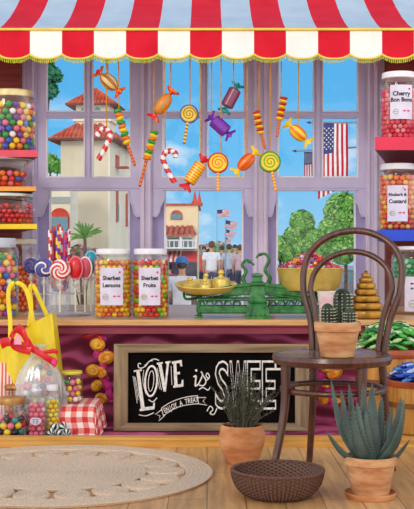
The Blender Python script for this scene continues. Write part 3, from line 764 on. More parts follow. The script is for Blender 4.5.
fr_([(114,432),(128,424.5),(128,354.5),(114,346)], grey_wood_v); fr_([(309,432),(309,346),(295,354.5),(295,424.5)], grey_wood_v)
mb = MB(); mb.bbox(S(127,425.5,-.008), S(296,353.5,.008)); board = mb.build('chalkboard', mat('black_chalkboard', (16,13,12), .8, 0, (9,8,8), 8, spec=.04), sg)
chalk = mat('chalk', (244,240,234), .9, 0, (214,210,204), 60)
def stroke(mb, pts, w, smooth=5, y=-.0115):
    pp = spline([S(a,b,y) for a,b in pts], smooth) if smooth > 1 else [S(a,b,y) for a,b in pts]
    mb.tube(pp, w*dS/F/2, 6, flat=.3, side=None)
def quad(mb, pts, y=-.0115): 
    mb.prism([(S(a,b).x, S(a,b).z) for a,b in pts], y, y+.003)
mb = MB()
# L
def ql(pts, w): stroke(mb, pts, w, 1)
quad(mb, [(136,372),(139.3,371.6),(144.6,409),(153,408),(153.4,404.6),(154.8,404.4),(154.6,411),(140,413),(139.6,411),(141,410.4)])
quad(mb, [(133.6,372.4),(141.6,371.2),(141.7,372.8),(133.8,374)])
for i in range(3): ql([(132.9+i*1.1,378+i*.5),(137.2+i*.9,405-i*3)], .5)
stroke(mb, [(139,416.5),(146,417.5),(154,414.5)], 1.0)
# O
for (rx, ry, w_) in ((6.0,15.0,1.9),(2.7,10.2,.7)):
    stroke(mb, [(151+rx*math.cos(a)+1.2*math.sin(a)*-.6, 383+ry*math.sin(a)) for a in [2*PI*i/20 for i in range(21)]], w_, 2)
stroke(mb, [(143.6,372),(142.9,384),(146,396)], .6); stroke(mb, [(148.6,401.5),(153,403.6),(157,399.5)], 1.1)
# V
quad(mb, [(156.6,364.8),(162.6,364),(162.6,365.6),(161.4,366),(165,385),(166.6,365.6),(165.2,365.2),(165.2,363.6),(170.4,363),(170.4,364.6),(169,365),(165.8,393.4),(163.4,393.4),(158.2,366.6),(156.8,366.6)])
ql([(157,370),(161.4,392)], .6); ql([(155.6,372),(159.6,391)], .5)
# E
quad(mb, [(171.8,363.5),(181.6,362),(182.2,368.3),(180.6,368.5),(179.4,365),(176.2,365.3),(176.7,374),(179.8,373.6),(180,376.2),(176.9,376.6),(177.5,386.4),(181,386),(181.8,381.8),(183.4,381.8),(183.4,388.4),(173.2,389.8),(173.1,387.8),(174.3,387.4),(173.3,366),(171.9,366)])
ql([(171,368),(171.9,387)], .6)
# flourish
stroke(mb, [(141,366),(138.6,365.4),(138,368.4),(140.5,370.2),(145,368.4),(149,363.6),(154,361),(159,362.5)], 1.0)
stroke(mb, [(144,368),(149,363.6),(153,362.8)], .6)
# is (script)
for w_, pts in ((1.6, [(193.5,379),(196,378),(195.5,384),(195.5,388),(198.5,386)]),(1.3,[(198.5,386),(202.5,377),(201,373.5),(203.5,378),(206,383),(203.5,387.5),(199,387)]),(1,[(206,383),(209.5,379),(207.5,375),(206,378),(209,381)]),(1,[(199,391.5),(203,389.5),(208,392),(210,389)])): stroke(mb, pts, w_)
mb.sph(S(196.2,372.5,-.0105), .006, (1,.4,1), 8, 6)
# banner
up = [(161.5,410),(170,404.5),(180,400.5),(190,398.3),(197.5,397.6)]; lo = [(163.5,417.5),(172,411.8),(181,408),(190.5,406.2),(198.5,405.6)]
stroke(mb, up, .8); stroke(mb, lo, .8); stroke(mb, [up[0],lo[0]], .8, 1); stroke(mb, [up[-1],lo[-1]], .8, 1)
stroke(mb, [(161.5,411.5),(155.5,416),(160,417.4),(159,422.5),(165,417)], .8, 1); stroke(mb, [(198,399.4),(206,399.4),(203,403),(207,407),(198.5,405.6)], .8, 1)
s_ = 'ENJOY A TREAT'
for i, ch in enumerate(s_):
    if ch == ' ': continue
    t = (i+.6)/len(s_); px = 163.5+t*34.5; py = 413.4-11.6*math.sin(t*PI/2); ang = .5*(1-t)
    vs, fs = text_mesh(ch, .034, offset=.0006); p = S(px, py, -.0125); q = Matrix.Rotation(-ang, 4, 'Y')
    mb.add([p+q@Vector((v[0]*.62,0,v[1])) for v in vs], fs)
# small scroll before SWEET
stroke(mb, [(207,413),(210,408),(213,411),(210,415),(214,416),(217,410)], 1.1)
# SWEET outlined letters
for i, (ch, px) in enumerate(zip('SWEET', (222,238,254,269,283))):
    vs, fs = text_mesh(ch, .30, outline=.0050, offset=.004); 
    xs = [v[0] for v in vs]; wd = max(xs)-min(xs); tw = (14.2 if ch != 'W' else 17)*dS/F; zs = [v[1] for v in vs]; hg = max(zs)-min(zs); th_ = 49*dS/F
    p = S(px, 387, -.010); mx_ = (max(xs)+min(xs))/2; mz = (max(zs)+min(zs))/2
    mb.add([(p.x+(v[0]-mx_)*tw/wd, p.y+v[2]*.4, p.z+(v[1]-mz)*th_/hg) for v in vs], fs)
mb.build('chalk_lettering', chalk, sg)

# hanging garlands of wrapped sweets
def garland(seq, rib, d, name, label, bow=None):
    o = thing(name, label, 'garland', (X(seq[0][0],d), d, Z(rib[0][1],d)))
    q = lambda a,b,dy=0: P(a,b,d)+Vector((0,dy,0))-o.location
    om = [plain('amber_wrap', (246,190,50), .35, coat=.4), plain('orange_wrap', (240,140,36), .35, coat=.4)]
    MB().tube([q(seq[0][0], rib[0][1]-2), (0, 5.6-d, Z(330,5.6)-o.location.z)], .003, 6).build('hook_string', string_mat, o)
    pp = spline([q(a,b) for a,b in rib], 6); n = len(pp)
    m3 = MB(); m3.tube(pp, [.020*(1+.25*math.sin(i*1.7)) for i in range(n)], 10, flat=.5); m3.build('pink_twisted_ribbon', mat('magenta_ribbon', (232,64,160), .4, 0, (200,30,130), 40), o, True)
    for i, (a, b, r, t) in enumerate(seq):
        m3 = MB(); c = q(a,b,-.03); Rr = r*d/F
        m3.sph(c, Rr, (1,.55,.8), 16, 10, lambda i,k: (k//2) % 2, rot=(0,t,0))
        m3.tube([c+Vector((Rr*.55*math.cos(e)*math.cos(t), -Rr*.5, Rr*.42*math.sin(e)-Rr*.55*math.cos(e)*math.sin(t))) for e in [2*PI*j/20 for j in range(20)]], Rr*.12, 6, 1, True)
        m3.build('wrapped_sweet', om if i % 2 else om[::-1], o, True)
    if bow:
        m3 = MB(); 
        for s in bow:
            m3.tube([q(*s[0],-.01), q((s[0][0]+s[1][0])/2, (s[0][1]+s[1][1])/2-1, -.02), q(*s[1],-.01)], [.006,.014,.005], 8, flat=.5)
        m3.build('red_ribbon_tail', red, o, True)
garland([(98,344,8,.2),(107,357,8.5,-.3),(94,370,8,.1),(102,372,6.5,.9),(97,385,6.5,-.8),(102,398,7,.5)], [(103,336),(97,358),(104,350),(104,375),(108,388),(110,402)], 5.66, 'sweet_garland', 'garland of amber wrapped sweets and magenta ribbon hanging left of the chalkboard', [((82,337),(98,334)),((98,334),(104,345))])
garland([(326,366,8,.2),(334,372,8.5,-.4),(325,383,5.5,.4),(323,399,6,.9),(337,399,6,-.3)], [(322,358),(322,380),(328,392),(334,405)], 5.66, 'sweet_garland', 'garland of amber wrapped sweets hanging behind the chair, right of the chalkboard')
# gift bag (yellow) ---------------------------------------------------------
db = 5.36
bag = thing('gift_bag', 'yellow gift bag with tall loop handles behind the cellophane bag', 'bag', (X(33,db), db, 0))
def B(px, py, dy=0): return Vector((X(px,db)-X(33,db), dy, Z(py,db)))
ymat = mat('yellow_bag_paper', (246,224,36), .4, 0, (222,190,20), 7, .5, 9, (3,1,.8), coat=.2)
front = [B(-2,346,-.06),B(12,336,-.07),B(36,323,-.07),B(54,312,-.06),B(58,320,-.06),B(64,352,-.08),B(70,380,-.09),B(66,425,-.1),B(4,425,-.1),B(2,385,-.09)]
vs = front+[v+Vector((0,.14 if i < 5 else .17,.004)) for i, v in enumerate(front)]
# crumpled surface: grid in front
def sheet(mb, c00, c10, c01, c11, n=14, m=18, amp=.008, mi=0):
    vs = []; ph = R_.uniform(0,6)
    for j in range(m+1):
        for i in range(n+1):
            u, v = i/n, j/m; p = (c00*(1-u)+c10*u)*(1-v)+(c01*(1-u)+c11*u)*v
            e = min(1, 6*min(u,1-u,v+.3,1-v+.3))
            p = p+Vector((0,-1,0))*amp*e*(math.sin(13*u+3*v+ph)+.6*math.sin(29*u-5*v)+.5*math.cos(9*v+ph))
            vs.append(p)
    mb.add(vs, [(j*(n+1)+i, j*(n+1)+i+1, (j+1)*(n+1)+i+1, (j+1)*(n+1)+i) for j in range(m) for i in range(n)], mi)
mb = MB()
A, Bq, C, D = B(1,425,-.09), B(67,425,-.09), B(0,342,-.07), B(54,312,-.07)
Bm = B(68,378,-.09)
sheet(mb, A, Bq, C, D)
q = [Vector((v.x, .07, v.z)) for v in (A, Bq, C, D)]
sheet(mb, q[0], q[1], q[2], q[3])
sheet(mb, Bq, q[1], D, q[3], 4, 18, .004); sheet(mb, A, q[0], C, q[2], 4, 18, .004)
sheet(mb, C, D, q[2]+Vector((0,0,-.06)), q[3]+Vector((0,0,-.06)), 10, 4, .002)
mb.v = [(x, y, max(z,.003)) for x,y,z in mb.v]
mb.build('bag_body', ymat, bag, 60)
for dy, pts in ((-.075, [(13,345),(13,320),(11,296),(14,284),(24,284),(31,296),(36,325)]), (.06, [(25,345),(29,310),(28,290),(31,286),(38,300),(46,318)])):
    m2 = MB(); m2.tube(spline([B(a,b,dy) for a,b in pts], 6), .0105, 8, flat=.3, side=(1,0,0)); m2.build('handle', ymat, bag, True)
# red ribbon on the neck of the cellophane bag (belongs to the cellophane bag)
dc = 5.2
cb = thing('cellophane_bag', 'clear cellophane bag of sweets tied with a red ribbon in front of the yellow bag', 'bag', (X(40,dc), dc, 0))
def Cc(px, py, dy=0): return Vector((X(px,dc)-X(40,dc), dy, Z(py,dc)))
cell = glass('crinkled_cellophane', (.97,.98,1), .14, .7, .14, .20, (.84,.87,.95))
kc = dc/F
mb = MB()
prof = [(2,.0),(20,.0),(25,.03),(27,.10),(26,.17),(24,.24),(20.5,.30),(14,.355),(5.5,.40),(3,.41),(5,.42),(9,.435)]
mb.lathe([(r*kc, z) for r, z in prof], (0,0,.002), 56, sy=.55, rip=lambda a, i: 1+(.05*math.sin(9*a+i*.4)+.03*math.sin(17*a-i)) )
mb.build('cellophane', cell, cb, True)
m2 = MB(); kn = Cc(36,349,-.04)
rib = plain('red_ribbon', (220,24,40), .35, coat=.3)
m2.sph(kn, .018, (1.2,.8,.9), 12, 8)
for pts, w in (([(35,349),(24,344),(10,341),(3,343)],.026),([(36,349),(30,341),(24,331),(19,327)],.024),([(19,327),(14,336),(17,346),(33,350)],.020),([(36,349),(46,351),(56,350),(59,352)],.014),([(36,350),(46,355),(54,360),(58,363)],.022)):
    p_ = spline([Cc(a,b,-.05-.012*(i % 2)) for i,(a,b) in enumerate(pts)], 5)
    m2.tube(p_, [w*(.45+.55*i/len(p_)) for i in range(len(p_))], 8, flat=.14, side=(0,0,1))
m2.build('ribbon_bow', rib, cb, True)
m2 = MB(); m2.prism([(Cc(a,b).x, Cc(a,b).z) for a,b in [(21,332),(24.3,338),(24.6,343),(17.4,343),(17.6,338)]], -.085, -.08); m2.build('pink_tag', plain('pink_tag_card', (250,170,200), .5), cb)
m2 = MB(); m2.prism([(Cc(a,b).x, Cc(a,b).z) for a,b in [(54,358),(59,357),(58,363),(54,362)]], -.085, -.08); m2.build('pink_tag', plain('hot_pink_card', (240,60,150), .5), cb)
# sweets inside cellophane
def scatter(name, label, cat, group, meshes, pts):
    for p in pts:
        nm, me = R_.choice(meshes); o = bpy.data.objects.new(name, me); COL.objects.link(o); o.location = p; o.rotation_euler = (R_.uniform(0,6), R_.uniform(0,6), R_.uniform(0,6)); tag(o, label % nm, cat, group)
sm = [(n, cmesh('boiled_sweet','rough',.016,m)) for n,m in (('red',red),('yellow',yellow),('pink',pink),('dark blue',nb),('white',redw),('green',green))]
pts = []
for z, rx in ((.02,.085),(.052,.10),(.085,.10),(.118,.095),(.15,.088),(.182,.075),(.214,.078),(.246,.070),(.276,.06),(.306,.05),(.334,.035)):
    n = int(PI*rx/.034)
    for i in range(n):
        a = PI+PI*(i+.5)/n; pts.append(Vector((X(40,dc)+rx*math.cos(a), dc+rx*.42*math.sin(a), z)))
scatter('boiled_sweet', '%s sweet inside the ribbon tied cellophane bag', 'sweet', 'sweets in the cellophane bag', sm, pts)
# striped paper bag
sb = thing('striped_paper_bag', 'coral and white striped paper sweet bag at the far left of the display', 'bag', (X(4,5.3), 5.3, 0))
mb = MB(); n = 18; wv = 34*5.3/F; h = .34
for i in range(n):
    a = -wv/2+wv*i/n; b = a+wv/n
    for dy in (-.05,.05): mb.add([(a,dy,0),(b,dy,0),(b*.9,dy*.3,h+(.008 if i%2 else 0)),(a*.9,dy*.3,h+(0 if i%2 else .008))], [(0,1,2,3)], i % 2)
mb.add([(-wv/2,-.05,0),(-wv/2,.05,0),(-wv/2*.9,.015,h),(-wv/2*.9,-.015,h)], [(0,1,2,3)], 0); mb.add([(wv/2,-.05,0),(wv/2,.05,0),(wv/2*.9,.015,h),(wv/2*.9,-.015,h)], [(0,3,2,1)], 0)
mb.build('bag_paper', [plain('coral_stripe', (236,110,90), .6), plain('white_stripe', (250,230,222), .6)], sb)
# gingham covered box
def gingham():
    m = bpy.data.materials.new('red_gingham'); m.use_nodes = True; n = m.node_tree.nodes; l = m.node_tree.links; b = n['Principled BSDF']; b.inputs['Roughness'].default_value = .8
    tc = n.new('ShaderNodeTexCoord'); sp = n.new('ShaderNodeSeparateXYZ'); l.new(tc.outputs['UV'], sp.inputs[0]); outs = []
    for ax in ('X','Y'):
        a = n.new('ShaderNodeMath'); a.operation = 'MULTIPLY'; a.inputs[1].default_value = 1/.052; f = n.new('ShaderNodeMath'); f.operation = 'FRACT'; g = n.new('ShaderNodeMath'); g.operation = 'GREATER_THAN'; g.inputs[1].default_value = .5
        l.new(sp.outputs[ax], a.inputs[0]); l.new(a.outputs[0], f.inputs[0]); l.new(f.outputs[0], g.inputs[0]); outs.append(g)
    s = n.new('ShaderNodeMath'); s.operation = 'ADD'; l.new(outs[0].outputs[0], s.inputs[0]); l.new(outs[1].outputs[0], s.inputs[1])
    h = n.new('ShaderNodeMath'); h.operation = 'MULTIPLY'; h.inputs[1].default_value = .5; l.new(s.outputs[0], h.inputs[0])
    cr = n.new('ShaderNodeValToRGB'); cr.color_ramp.interpolation = 'CONSTANT'; e = cr.color_ramp.elements; e[0].color = (*lin((252,236,226)),1); e[1].position = .75; e[1].color = (*lin((210,48,52)),1); x = e.new(.3); x.color = (*lin((238,140,134)),1)
    l.new(h.outputs[0], cr.inputs[0]); l.new(cr.outputs[0], b.inputs['Base Color']); return m
dg_ = 5.2
cx_ = X(78, dg_); HB = .155
bx = MB(); bx.bbox((cx_-.078,dg_-.025,0),(cx_+.078,dg_+.24,HB-.006)); o = bx.build('display_box', wood('box_ply', (190,150,110), (160,120,80)))
tag(o, 'low wooden box hidden under the red gingham cloth', 'box')
mb = MB(); NX = 30; NY = 26; vs = []; uv = []; wx, wy = .44, .56
for j in range(NY+1):
    for i in range(NX+1):
        u = (i/NX-.5)*wx; v = (j/NY)*wy-.20
        x, y, z = u, v, HB
        ox = max(0, abs(u)-.082); oy = max(0, -v-0.0)
        if ox: x = math.copysign(.085+ox*.16, u); z -= ox*.97
        if oy: y = -.034-oy*.16; z -= oy*.97
        z = max(z, .006)
        if ox or oy: 
            t = min(1,(ox+oy)*9); y += .010*t*math.sin(u*38); x += .008*t*math.sin(v*40)
        vs.append((cx_+x, dg_+min(y,.24), z)); uv.append((u, v))
fs = [(j*(NX+1)+i, j*(NX+1)+i+1, (j+1)*(NX+1)+i+1, (j+1)*(NX+1)+i) for j in range(NY) for i in range(NX)]
mb.add(vs, fs); cl = mb.build('gingham_cloth', gingham(), None, 60)
ul = cl.data.uv_layers.new(name='UVMap')
for lp in cl.data.loops: ul.data[lp.index].uv = uv[lp.vertex_index]
tag(cl, 'red and white gingham cloth draped over the display box at left', 'cloth')
# jars in the display
yl = plain('yellow_lid', (230,214,60), .35); cork = mat('tan_gold_lid', (206,160,98), .4, .3, (160,110,60), 20)
jar('sweet_jar', 'small glass jar of mixed sweets with yellow lid standing on the gingham cloth', 72, HB+.003, 5.27, .052, .15, yl, .014, .9, shoulder=.72)
sweets(packjar(72,5.27,HB+.003,.052,.004,.125,.0145), 'fruit_chew','rough',.014,[('yellow',yellow,2),('white',redw,2),('pink',pink,2),('green',green,1)], '%s sweet in the jar on the gingham cloth', 'sweets in the cloth jar')
jar('sweet_jar', 'squat glass jar of large coloured gobstoppers with tan lid, front left corner', 11, 0, 5.10, .072, .205, cork, .03, .86, shoulder=.66)
sweets(packjar(11,5.10,0,.072,.004,.15,.0165), 'gobstopper','ball',.0165,[('red',red,2),('teal',teal,2),('black',plain('liquorice_black',(30,28,34),.3,coat=.4),2),('blue',blue,1),('pink',pink,2),('yellow',yellow,1)], '%s gobstopper in the front left squat jar', 'gobstoppers in the front left jar')
bj = jar('sweet_bottle', 'slim glass bottle of pink sweets with silver cap and oval label in the display', 37, 0, 5.105, .043, .245, plain('silver_cap', (206,206,216), .25, metal=.5), .026, .66, shoulder=.74)
m2 = MB(); m2.lathe([(0,-.002),(.026,-.002),(.026,.002),(0,.002)], seg=28); m2.v = [(v[0], -.0465+v[2]+abs(v[0])*.25, .1+v[1]*.62) for v in m2.v]; m2.build('oval_label', paper, bj)
m2 = MB(); 
for dz in (.008,0,-.008): m2.box((0,-.0475,.1+dz), (.026,.0012,.0025))
m2.build('printed_line', ink, bj)
sweets(packjar(37,5.105,0,.043,.004,.185,.0125), 'pear_drop','ball',.0125,[('pink',pink,4),('deep pink',plain('deep_pink_candy',(226,80,104),.3,coat=.4),2),('white',redw,.8)], '%s pear drop in the slim bottle with oval label', 'pear drops in the slim bottle')
jar('sweet_bottle', 'slim glass bottle of yellow sweets with pale cap behind the pink one', 52.5, 0, 5.155, .036, .255, lid_white, .026, .7, shoulder=.76)
sweets(packjar(52.5,5.155,0,.036,.004,.20,.0115), 'lemon_drop','ball',.0115,[('yellow',yellow,4),('lemon',plain('pale_lemon',(250,232,110),.3,coat=.4),2)], '%s sweet in the slim bottle behind the pink one', 'sweets in the yellow bottle')
jar('sweet_jar', 'wide glass jar with bronze lid behind the gobstopper jar and the pink bottle', 17, 0, 5.235, .062, .245, mat('bronze_lid', (190,130,70), .35, .5, (130,80,40), 30), .02, .9, shoulder=.7)
sweets(packjar(17,5.235,0,.06,.004,.19,.0165), 'toffee_ball','ball',.0165,[('amber',plain('amber2',(220,150,70),.3,coat=.4),2),('red',red,1),('brown',plain('brown2',(130,70,50),.3,coat=.4),1)], '%s sweet in the wide jar with bronze lid', 'sweets in the bronze lid jar')
# humbugs (black and white striped)
hm = [plain('humbug_black', (26,28,32), .3, coat=.4), plain('humbug_white', (226,236,232), .3, coat=.4)]
def pillow():
    mb = MB(); mb.sph((0,0,0), .024, (1,.75,.62), 24, 12, lambda i,k: (k//2) % 2)
    me = bpy.data.meshes.new('humbug'); me.from_pydata(mb.v, [], mb.f)
    for m in hm: me.materials.append(m)
    me.polygons.foreach_set('material_index', mb.m); me.polygons.foreach_set('use_smooth', [True]*len(me.polygons)); return me
hp = pillow()
spots = [(48,433,0),(55,435,.3),(63,434,.8),(70,435,.2),(51,424,1.1),(59,425,.5),(67,426,.9),(55,416,.3),(63,417,1.3)]
wl = ['bottom left','bottom second','bottom third','bottom right','middle left','middle centre','middle right','upper left','top']
for (a, b, t), w in zip(spots, wl):
    o = bpy.data.objects.new('humbug', hp); COL.objects.link(o); row = {4:0}.get(0,0)
    z = .016 if b > 430 else (.043 if b > 420 else .07); dd = 5.07 if b > 430 else (5.085 if b > 420 else 5.095)
    o.location = (X(a,dd), dd, z); o.rotation_euler = (.2, t, t*2); tag(o, 'black and white striped humbug, %s of the small heap before the gingham cloth' % w, 'sweet', 'humbug heap')
# tubs ------------------------------------------------------------------
barrel_wood = wood('barrel_oak', (214,156,74), (178,114,44), 'z', .45, 5, coat=.2, bump=.3); barrel_rim = mat('barrel_rim', (184,88,44), .4, 0, (150,62,30), 10, coat=.3)
def tub(label, cx, cy, r, h):
    o = thing('wooden_tub', label, 'tub', (cx, cy, 0)); NST = 22
    rip = lambda a, i: 1-.012*(abs(math.sin(a*NST/2))**.3 < .55)
    MB().lathe([(0,.002),(r*.88,.002),(r*.93,h*.2),(r*.99,h*.55),(r*.97,h*.93),(r*.90,h*.93),(r*.9,h*.5),(0,h*.5)], seg=88, rip=rip).build('staved_body', barrel_wood, o, 30)
    for z, rr in ((.14,.945),(.62,1.0)): MB().lathe([(r*rr-.008,h*z-.012),(r*rr+.007,h*z-.010),(r*rr+.007,h*z+.010),(r*rr-.008,h*z+.012)], seg=64).build('hoop', mat('barrel_hoop', (150,96,44), .5, .2, (120,70,30), 20), o, 40)
    MB().lathe([(r*.88,h*.9),(r*1.0,h*.9),(r*1.02,h*.93),(r*1.02,h*.985),(r*.99,h),(r*.9,h),(r*.88,h*.98),(r*.88,h*.9)], seg=64).build('rim', barrel_rim, o, 40)
    return o
gx, gy, gr, gh = X(391,5.42), 5.42, .168, .405
tub('round wooden tub heaped with green wrapped sweets, behind the blue one', gx, gy, gr, gh)
bx_, by_, brr, bh = X(419,5.11), 5.11, .142, .285
tub('round wooden tub with rust red rim heaped with blue wrapped sweets at far right', bx_, by_, brr, bh)
def heap(cx, cy, r, z0, hh, n, name, cols, label, group, s=.03):
    ms = []
    for nm, c in cols:
        m = plain('foil_'+nm.replace(' ','_'), c, .28, coat=.5); mb = MB(); mb.sph((0,0,0), s, (1,.42,.36), 12, 8)
        for q in (-1,1): mb.add([(q*s*.85,0,0),(q*s*1.35,-s*.42,s*.12),(q*s*1.4,0,-s*.1),(q*s*1.35,s*.42,s*.12)], [(0,1,2),(0,2,3)])
        me = bpy.data.meshes.new(name); me.from_pydata(mb.v, [], mb.f); me.materials.append(m); me.polygons.foreach_set('use_smooth', [True]*len(me.polygons)); ms.append((nm, me))
    for i in range(n):
        t = math.sqrt((i+.5)/n); a = i*2.39996; rr = r*.93*t
        nm, me = R_.choice(ms); o = bpy.data.objects.new(name, me); COL.objects.link(o)
        o.location = (cx+rr*math.cos(a), cy+rr*math.sin(a), z0+hh*(1-t**3.5)+R_.uniform(-.004,.008)); sl = hh*2*t/r*.6
        o.rotation_euler = (R_.uniform(-.35,.35)-math.sin(a)*sl*.5, R_.uniform(-.3,.3)+math.cos(a)*sl*.5, R_.uniform(-.7,.7)); tag(o, label % nm, 'sweet', group)
heap(gx, gy, gr, gh, .115, 120, 'wrapped_sweet', [('bright green',(70,176,60)),('pale green',(168,220,130)),('deep green',(30,110,50)),('mint green',(200,232,190))], '%s wrapped sweet heaped in the back wooden tub', 'green sweets in the tub', .027)
heap(gx, gy, gr*.8, gh-.012, .10, 50, 'wrapped_sweet', [('deep green',(30,110,50))], '%s wrapped sweet heaped in the back wooden tub', 'green sweets in the tub', .03)
heap(bx_, by_, brr*.97, bh, .065, 80, 'wrapped_sweet', [('royal blue',(30,80,200)),('sky blue',(70,150,230)),('navy blue',(20,40,120)),('silver blue',(190,214,240))], '%s wrapped sweet heaped in the front wooden tub at far right', 'blue sweets in the tub', .026)
heap(bx_, by_, brr*.8, bh-.012, .055, 40, 'wrapped_sweet', [('navy blue',(20,40,120))], '%s wrapped sweet heaped in the front wooden tub at far right', 'blue sweets in the tub', .03)
# ============================================================ FOREGROUND
# rug
rug_m = mat('jute_braid', (234,210,186), .95, 0, (206,176,150), 220, .5, 300, detail=2)
rc = Vector((X(60,4.34), 4.34, 0)); rug = thing('round_rug', 'round pale jute rug of braided rings with a ring of openwork circles on the floor', 'rug', rc)
def braid(mb, r0, r1, c=(0,0,0), pitch=.018, seg=96, h=.015):
    pr = [(max(r0,.001), .001)]; r = r0
    while r < r1-1e-4:
        for t in (.12,.5,.88): pr.append((max(.001, r+pitch*t), h*(.72 if t != .5 else 1)))
        r += pitch
    pr.append((r1, .001)); mb.lathe(pr, c, seg, rip=lambda a, i: 1+(.0012*math.sin(a*seg/2) if i % 3 == 2 else 0))
mb = MB(); braid(mb, 0, .334); mb.build('braided_centre', rug_m, rug, 80)
mb = MB(); braid(mb, .491, .59, seg=128); mb.build('braided_border', rug_m, rug, 80)
for i in range(18):
    a = 2*PI*i/18+.06; mb = MB(); braid(mb, 0, .0725, (0,0,0), .0145, 32, .014)
    mb.v = [(x*.90, y*1.10, z) for x,y,z in mb.v]; q = Matrix.Rotation(a-PI/2, 4, 'Z'); mb.v = [tuple(q@Vector(v)) for v in mb.v]
    mb.v = [(v[0]+.4125*math.cos(a), v[1]+.4125*math.sin(a), v[2]) for v in mb.v]
    mb.build('braided_circle', rug_m, rug, 80)
# chair
CH = thing('bistro_chair', 'dark bentwood bistro chair with round seat and double hoop back holding a cactus', 'chair', (X(332,4.25), 4.25, 0), math.radians(-20))
SH = .482
mb = MB(); mb.lathe([(0,SH-.042),(.20,SH-.042),(.223,SH-.036),(.230,SH-.018),(.226,SH-.003),(.215,SH),(.205,SH-.002),(.19,SH-.006),(0,SH-.004)], seg=64, mi=lambda i,k: 1 if i > 5 else 0); mb.build('seat', [dark_wood, seat_wood], CH, 30)
def leg(a, b, mid, r0=.017, r1=.013):
    mb = MB(); pp = spline([a, mid, b], 8); n = len(pp)
    mb.tube(pp, [r0+(r1-r0)*i/(n-1) for i in range(n)], 12); mb.build('leg', dark_wood, CH, True)
for s in (-1, 1):
    leg(Vector((s*.145,-.135,SH-.028)), Vector((s*.19,-.19,0)), Vector((s*.150,-.143,.26)), .020, .013)
    leg(Vector((s*.136+.02,.185,SH-.02)), Vector((s*.172+.016,.25,0)), Vector((s*.148+.02,.20,.25)), .0165, .013)
def hoopb(w0, w1, zt, y0, r):
    pts = []
    zc_ = SH+.31 if w1 > .18 else SH+.25
    half = [(w0,SH-.03),(w0*.5+w1*.5-.008,SH+.12),(w1*.97,SH+.22)]+[(w1*math.cos(t), zc_+(zt-zc_)*math.sin(t)) for t in (0,.4,.8,1.2,PI/2)]
    full = [(-x,z) for x,z in half]+[(x,z) for x,z in half[::-1][1:]]
    for x, z in full: pts.append((x+.02+.012*(z-SH)/.4, y0+.05*(z-SH)/.5, z))
    return spline(pts, 6)
MB().tube(hoopb(.140,.200,.956,.190,.0125), .0138, 12).build('outer_back_hoop', dark_wood, CH, True)
MB().tube(hoopb(.118,.165,.872,.182,.010), .0118, 12).build('inner_back_hoop', dark_wood, CH, True)
MB().tube([(v[0]*1.0, v[1]+.02, .345) for v in ring(.195, 0, 56)], .0115, 10, closed=True).build('stretcher_ring', dark_wood, CH, True)
# cactus pot on seat
dk = 4.17; cp = thing('potted_cactus', 'terracotta pot of columnar cacti standing on the chair seat', 'potted plant', (X(337.5,dk), dk, SH-.004))
def pot(o, rt, rb, h, m, rimh=.03, rimout=.006, seg=48, name='pot'):
    MB().lathe([(0,0),(rb,0),(rb*1.02,.004),(rt-rimout-.002,h-rimh),(rt-.001,h-rimh+.002),(rt,h-rimh*.5),(rt,h-.003),(rt-.003,h),(rt-.010,h),(rt-.012,h-.02),(0,h-.02)], seg=seg).build(name, m, o, 35)
    MB().lathe([(0,h-.012),(rt-.012,h-.014)], seg=seg).build('soil', soil, o, True)
pot(cp, .088, .062, .130, terra2, .036)
cact = mat('cactus_green', (74,88,76), .6, 0, (36,46,40), 30, .2); spine = plain('cactus_spine', (206,196,176), .7)
for (px, top, r, y, w) in ((343,288.5,.031,.02,'tall'),(327,303,.022,-.02,'s'),(348.5,307,.019,-.045,'s'),(334,308,.017,.03,'s')):
    x = X(px,dk)-X(337.5,dk); zt = Z(top,dk)-(SH-.004); n = 14; z0 = .11; mb = MB()
    pr = [(r*.85,z0),(r*1.0,z0+(zt-z0)*.35),(r*1.02,z0+(zt-z0)*.7)]+[(r*1.0*math.cos(t), zt-r*1.3+r*1.3*math.sin(t)) for t in (0,.4,.8,1.2,1.45,PI/2)]
    mb.lathe([(max(a,.0005),b) for a,b in pr], (x,y,0), 66, rip=lambda a,i: 1+.13*math.cos(11*a)); cc = mb.build('cactus_column', cact, cp, True)
    ms = MB(); nz = max(4,int((zt-z0)/.014))
    for j in range(nz):
        z = z0+.01+(zt-z0-.02)*j/nz; f_ = 1 if z < zt-r*1.3 else math.sqrt(max(.1,1-((z-zt+r*1.3)/(r*1.3))**2))
        for q in range(11):
            a = 2*PI*q/11
            if math.sin(a) > .6: continue
            p = Vector((x+r*1.12*f_*math.cos(a), y+r*1.12*f_*math.sin(a), z))
            for t in (-.5,0,.5):
                e = Vector((math.cos(a+t), math.sin(a+t), .4*t)); ms.add([p+Vector((0,0,.0012)), p-Vector((0,0,.0012)), p+e*.010], [(0,1,2)])
            ms.sph(p, .0022, u=6, v=4)
    ms.build('spine_cluster', spine, cc)
# aloe
da = 3.93; ax = X(370.5,da)
sau = MB().lathe([(0,.0),(.082,.0),(.088,.006),(.092,.02),(.089,.022),(.082,.010),(0,.008)], seg=48).build('plant_saucer', terra, None, 35); sau.location = (ax, da, 0)
tag(sau, 'terracotta saucer on the floor under the aloe pot', 'saucer')
al = thing('potted_aloe', 'terracotta pot with a spiky grey green aloe in front of the chair', 'potted plant', (ax, da, .009))
pot(al, .094, .064, .140, terra2, .03)
aloe = mat('aloe_leaf', (88,106,100), .45, 0, (54,72,70), 14, .1, stretch=(1,1,.5), coat=.15); aedge = plain('aloe_edge', (200,190,150), .5)
tips = [(331,381,.03,.019),(341,389,-.02,.021),(349,386,.06,.019),(357,399,-.07,.022),(363,384,.02,.023),(372,382,-.045,.027),(382,398,.05,.022),(401,397,0,.023),(405,405,-.06,.020),(404,401,.07,.018),(326,430,-.03,.017),(410,438,-.03,.016),(352,404,-.09,.02),(392,410,.09,.018),(366,408,-.06,.021),(386,392,-.0,.0)]
